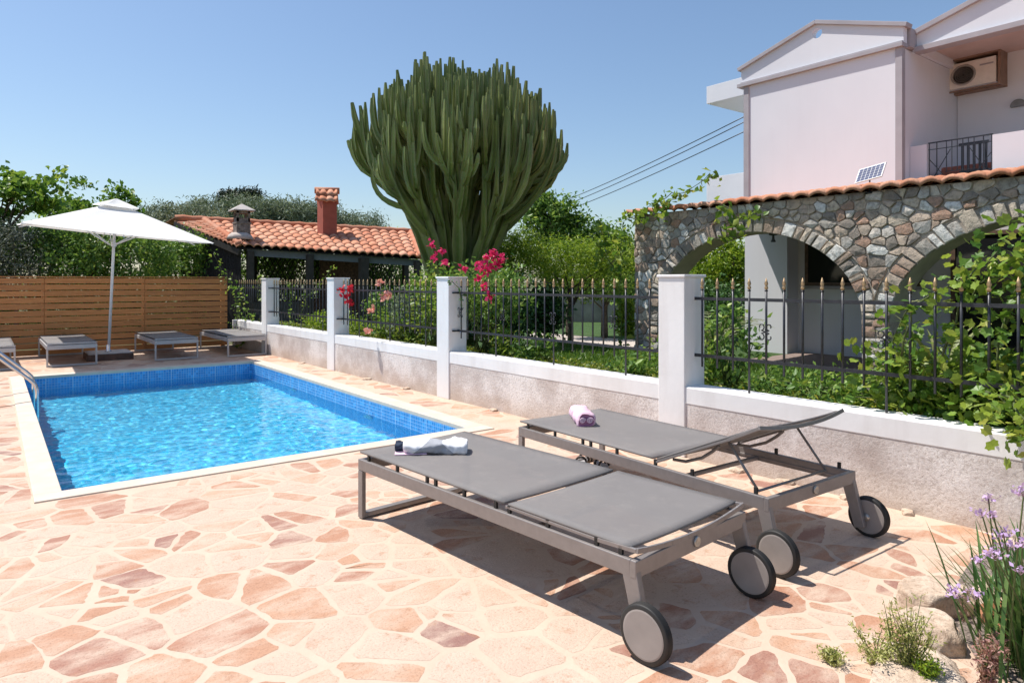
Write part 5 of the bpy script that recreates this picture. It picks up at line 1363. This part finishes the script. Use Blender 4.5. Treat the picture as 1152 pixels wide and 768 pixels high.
for rad, a in prim:
    V, Fc, Rg = [], [], []
    lx, fy = rad*math.cos(a), rad*math.sin(a)*.88
    def Q(lx_, fy_, z): return right*lx_+fwd*fy_+Vector((0,0,z))
    b0 = Q(lx*.13+rd.uniform(-.05,.05), fy*.13, .0 if rad < 1 else .55)
    # node where the arm splits
    zn = 2.75+.22*rad+rd.uniform(-.45, .40)
    sx_ = .55 if rad < 1.5 else .66
    nd = Q(lx*sx_, fy*sx_, zn)
    pts = bez(b0, b0+Q(lx*.04, fy*.04, .85), nd-Q(lx*.20, fy*.20, .75), nd, 10)
    stem(V, Fc, Rg, pts, .145, .115)
    top = env_top(lx*.97, fy*.9) or 4.2
    nk = rd.randint(4, 7) if rad > .3 else 8
    for c in range(nk):
        ca_ = 2*math.pi*c/nk+rd.uniform(-.3, .3); sp_ = rd.uniform(.16, .48)
        ex, ey = lx+sp_*math.cos(ca_), fy+sp_*math.sin(ca_)
        l_ = math.hypot(ex/2.22, ey/2.0)
        if l_ > .97: ex, ey = ex/l_*.97, ey/l_*.97
        ze = (env_top(ex*.97, ey*.95) or 3.8)+rd.uniform(-.42, .10)
        st = pts[-1] if c < 4 else pts[rd.randint(7, 9)]
        e = Q(ex, ey, ze); hgt = ze-st.z
        if hgt < .5: continue
        out_ = Vector((e.x-st.x, e.y-st.y, 0))
        p2 = bez(st, st+out_*.40+Vector((0,0,hgt*.16)), e-out_*.14-Vector((0,0,hgt*.5)), e, 9)
        stem(V, Fc, Rg, p2, .086, .056)
        for c2 in range(rd.randint(4, 6)):
            i0 = rd.randint(3, 6); s2 = p2[i0]; a2 = rd.uniform(0, 6.28); q_ = rd.uniform(.12, .30)
            e2x, e2y = ex+q_*math.cos(a2), ey+q_*math.sin(a2); l_ = math.hypot(e2x/2.25, e2y/2.05)
            if l_ > 1: e2x, e2y = e2x/l_, e2y/l_
            z2 = (env_top(e2x*.97, e2y*.95) or 3.9)+rd.uniform(-.60, .04)
            if z2 < s2.z+.3: continue
            e2 = Q(e2x, e2y, z2); o2 = Vector((e2.x-s2.x, e2.y-s2.y, 0)); hh = z2-s2.z
            stem(V, Fc, Rg, bez(s2, s2+o2*.7+Vector((0,0,hh*.08)), e2-Vector((0,0,hh*.6)), e2, 7), .060, .046, 4)
    if rad > 1.6:      # drooping side arms on the outline
        for c in range(2):
            s3 = pts[rd.randint(8, 10)]; e3 = Q(lx*rd.uniform(1.02, 1.16)+rd.uniform(-.12,.12), fy*1.05, s3.z+rd.uniform(.8, 1.5)); o3 = Vector((e3.x-s3.x, e3.y-s3.y, 0))
            stem(V, Fc, Rg, bez(s3, s3+o3*.5+Vector((0,0,.25)), e3-o3*.1-Vector((0,0,(e3.z-s3.z)*.5)), e3, 8), .085, .06)
    me = bpy.data.meshes.new('arm'); me.from_pydata([tuple(q) for q in V], [], Fc); me.materials.append(M_cact)
    at = me.attributes.new('ridge', 'FLOAT', 'POINT'); at.data.foreach_set('value', Rg); me.update()
    o = bpy.data.objects.new('arm', me); C.objects.link(o); o.parent = cact
mb = MB(); mb.tube([(0,0,0),(0,0,.5),(0,0,1.0)], [.42,.36,.22], 14); mb.build('trunk', M_cact, cact, True)
# ================================================================ near right corner: rocks, flowers, weeds
m, nt, p, _ = new_mat('limestone_rock'); v = coords(nt)
n1 = noise_(nt, v, 5, 8, .65); n2 = noise_(nt, v, 40, 5, .7)
c = ramp(nt, n1, [(.3, (.42,.29,.20)), (.5, (.60,.47,.36)), (.7, (.68,.58,.48))]); c = mixc(nt, ramp(nt, n2, [(.3, (.8,.8,.8)), (.5, (0,0,0))]), c, (.30,.20,.14))
L(nt, c, p.inputs['Base Color']); p.inputs['Roughness'].default_value = .95; bump(nt, p, math_(nt, 'ADD', n1, math_(nt, 'MULTIPLY', n2, .3)), .8, .03); M_rock = m
def rock(label, loc, s, seed, rz=0, flat=1.0):
    import bmesh
    bm = bmesh.new(); bmesh.ops.create_icosphere(bm, subdivisions=4, radius=1)
    for v_ in bm.verts:
        c_ = v_.co; k = 1+.28*noise.noise(c_*1.1+Vector((seed, 0, 0)))+.12*noise.noise(c_*3+Vector((0, seed, 0)))+.04*noise.noise(c_*9)
        q = c_*k; q = Vector((max(-.8, min(.8, q.x)), max(-.8, min(.8, q.y)), max(-.6, min(.62*flat+.05*noise.noise(c_*4), q.z))))
        v_.co = Vector((q.x*s[0], q.y*s[1], q.z*s[2]))
    me = bpy.data.meshes.new('rock'); bm.to_mesh(me); bm.free(); me.materials.append(M_rock)
    me.polygons.foreach_set('use_smooth', [True]*len(me.polygons))
    o = bpy.data.objects.new('rock', me); C.objects.link(o); o.location = loc; o.rotation_euler = (0,0,rz)
    tag(o, label, 'rock'); return o
rock('large flat topped pale rock at the bottom edge of the paving', (2.74, 1.10, .0), (.32, .18, .06), 1, .3, .8)
rock('pale rounded rock beside the grass clump', (3.11, 1.20, .03), (.15, .12, .11), 2, .9)
rock('pinkish rock behind the lilac flowers', (3.42, 1.32, .03), (.20, .13, .13), 5, -.4)
rock('rock half hidden under the grass at the right edge', (3.62, 1.08, .03), (.20, .16, .16), 7, .5)
mb = MB(); mb.add([(2.86,.2,.006),(5.2,.2,.006),(5.2,1.25,.006),(4.2,1.42,.006),(3.5,1.30,.006),(3.05,1.0,.006)], [(0,1,2,3,4,5)]); 
structure(mb.build('flower_bed_soil', simple('gravelly_soil', (.30,.24,.20), .95, var=.4, scale=60, bumpy=1, bscale=90, bdist=.02)))
P = [(3.16, .98)]
rd = random.Random(8)
bx, by = 3.20, .86
blades('grass_clump', 'clump of upright dark green strap leaves at the lower right corner', 'plant', (bx, by, 0), [(rd.uniform(0, 6.28), rd.uniform(.28, .58), rd.uniform(.05, .65), rd.uniform(.1, .9), (rd.gauss(.03, .12), rd.gauss(0, .08))) for _ in range(250)], ML_blade, wid=.014)
blades('grass_clump', 'strap leaves growing beside the pinkish rock at the right edge', 'plant', (3.52, .98, 0), [(rd.uniform(0, 6.28), rd.uniform(.25, .5), rd.uniform(.05, .55), rd.uniform(.1, .8), (rd.gauss(0, .08), rd.gauss(0, .06))) for _ in range(80)], ML_blade, wid=.013)
M_pot = simple('terracotta_pot', (.36,.15,.07), .8, var=.15)
t = thing('flower_pot', 'terracotta pot half hidden behind the strap leaves at the right edge', 'pot', (*W(1150, 2.75), -.09))
mb = MB(); mb.lathe((0,0,0), [(.09,0),(.13,.20),(.145,.20),(.145,.235),(.125,.235),(.12,.19)], 28); mb.build('pot', M_pot, t, True)
heads = [(1117,577,2.35,0),(1118,622,2.30,1),(1100,628,2.4,0),(1152,552,2.3,1),(1150,610,2.3,0),(1074,664,2.40,1),(1097,668,2.35,0),(1128,598,2.35,1),(1112,560,2.5,0),(1134,612,2.45,1),(1104,576,2.4,0),(1148,640,2.3,0)]
lbl = ['lilac flower head on a tall stem, highest but one at the right', 'large lilac flower head in front of the wall foot', 'lilac flower head left of the large one', 'lilac flower head highest at the right edge',
       'lilac flower head at the right edge half way up', 'small lilac flower head leaning farthest left above the rock', 'small lilac flower head just right of the leftmost one', 'pale lilac seed head in the middle of the flowers',
       'slim lilac bud on the tallest thin stem', 'pinkish lilac flower head leaning right', 'small lilac flower head leftmost of the tall ones', 'lilac flower head lowest at the right edge']
for k, (px, py, t_, s_) in enumerate(heads):
    c_ = W3(px, py, t_); b_ = Vector((bx+rd.gauss(0, .06)+.02, by+rd.gauss(0, .05)+.05, 0)) if k not in (5, 6) else Vector((3.12+rd.gauss(0,.02), 1.0, .02))
    o = thing('lilac_flower', lbl[k], 'flower', tuple(b_), 0, 'lilac flowers on long stems'); mb = MB()
    mid = b_.lerp(c_, .5)+Vector((0,0,.05)); mb.tube([b_, b_.lerp(mid, .5)+Vector((0,0,.02)), mid, mid.lerp(c_, .55), c_], [.0035,.0032,.003,.0026,.0024], 6); mb.build('stalk', M_twig, o, True, world=True)
    n_ = 44 if s_ else 22
    Pt = np.array(c_)+RNG.normal(size=(n_, 3))*np.array([.016,.016,.010])*(1.05 if s_ else .7)
    leaves_obj('petals', Pt, .016, ML_lilac, o, aspect=.6, up=.4, fold=.1)
    mb = MB()
    for q in Pt[::4]: mb.tube([c_-Vector((0,0,.02)), Vector(q)], .0009, 4)
    mb.build('pedicels', simple('lilac_stalklets', (.30,.20,.22), .8) if k == 0 else bpy.data.materials['lilac_stalklets'], o, world=True)
ML_weed = leaf_mat('pale_weed_leaf', [(0,(.26,.29,.07)),(.6,(.42,.44,.14)),(1,(.58,.54,.26))], trans=.35)
def weed(label, x, y, h_, n, spread, seed, leaf=.017, leafmat=None):
    r_ = random.Random(seed); o = thing('weed', label, 'weed', (x, y, 0)); mb = MB(); P = []
    for k in range(n):
        a = r_.uniform(0, 6.28); l_ = h_*r_.uniform(.5, 1.05); e = Vector((x+math.cos(a)*spread*r_.uniform(.2, 1), y+math.sin(a)*spread*r_.uniform(.2, 1), l_)); b_ = Vector((x, y, 0)); m_ = b_.lerp(e, .5)+Vector((r_.uniform(-.02,.02), r_.uniform(-.02,.02), .01))
        pts = [b_, b_.lerp(m_, .5), m_, m_.lerp(e, .5), e]; mb.tube(pts, [.0022,.002,.0018,.0014,.0008], 5)
        for i in range(1, 5):
            for s_ in range(13):
                q = pts[i-1].lerp(pts[i], r_.random()); P.append((q.x+r_.gauss(0, .012), q.y+r_.gauss(0, .012), max(.01, q.z+r_.gauss(0, .010))))
    mb.build('stems', M_twig, o, True, world=True); leaves_obj('foliage', np.array(P), leaf, leafmat or ML_weed, o, aspect=.35, up=.5)
    return o
x_, y_ = G1 = W(1022, 2.62); weed('bushy pale green weed growing between the rocks and paving', x_, y_, .27, 26, .10, 1)
x_, y_ = W(985, 2.68); weed('sprawling pale weed left of the bushy one', x_, y_, .14, 16, .16, 2)
x_, y_ = W(935, 2.68); weed('small weed tuft in a paving joint at the bottom', x_, y_, .05, 12, .06, 3)
x_, y_ = W(1045, 2.55); weed('short green weed tuft in front of the rounded rock', x_, y_, .10, 14, .06, 4, leafmat=ML_lime)
ML_red = leaf_mat('reddish_leaf', [(0,(.30,.13,.12)),(.6,(.45,.25,.22)),(1,(.50,.36,.25))], trans=.3)
x_, y_ = W(1110, 2.52); weed('reddish dry leafed plant behind the strap leaves', x_, y_, .20, 14, .07, 5, .024, ML_red)
x_, y_ = W(1085, 3.0); weed('single thin dry stalk with a seed head standing in the paving', x_, y_, .20, 2, .015, 6, .012, ML_red)
lump = ['pale lump at the wall foot nearest the lilac flowers', 'pale lump at the wall foot just beyond the rear wheel of the wall side lounger', 'pale lump at the wall foot below the raised backrest', 'pale lump at the wall foot behind the lounger frame, nearest the tall pillar',
        'pale lump at the wall foot left of the nearest tall pillar', 'pale lump at the wall foot right of the middle pillar', 'pale lump at the wall foot left of the middle pillar', 'pale lump at the wall foot between the middle pillar and the one beyond', 'small pale lump at the wall foot between the two farthest pillars']
# lumps along the wall foot
rd = random.Random(31)
for k, y in enumerate((1.95, 2.35, 2.8, 3.2, 5.6, 6.4, 8.4, 9.6, 12.2)):
    o = rock(lump[k], (wx(y)-.03, y, .0), (rd.uniform(.04, .08), rd.uniform(.05, .10), rd.uniform(.03, .05)), 40+k, rd.uniform(0, 3)); o['group'] = 'pale lumps along the wall foot'
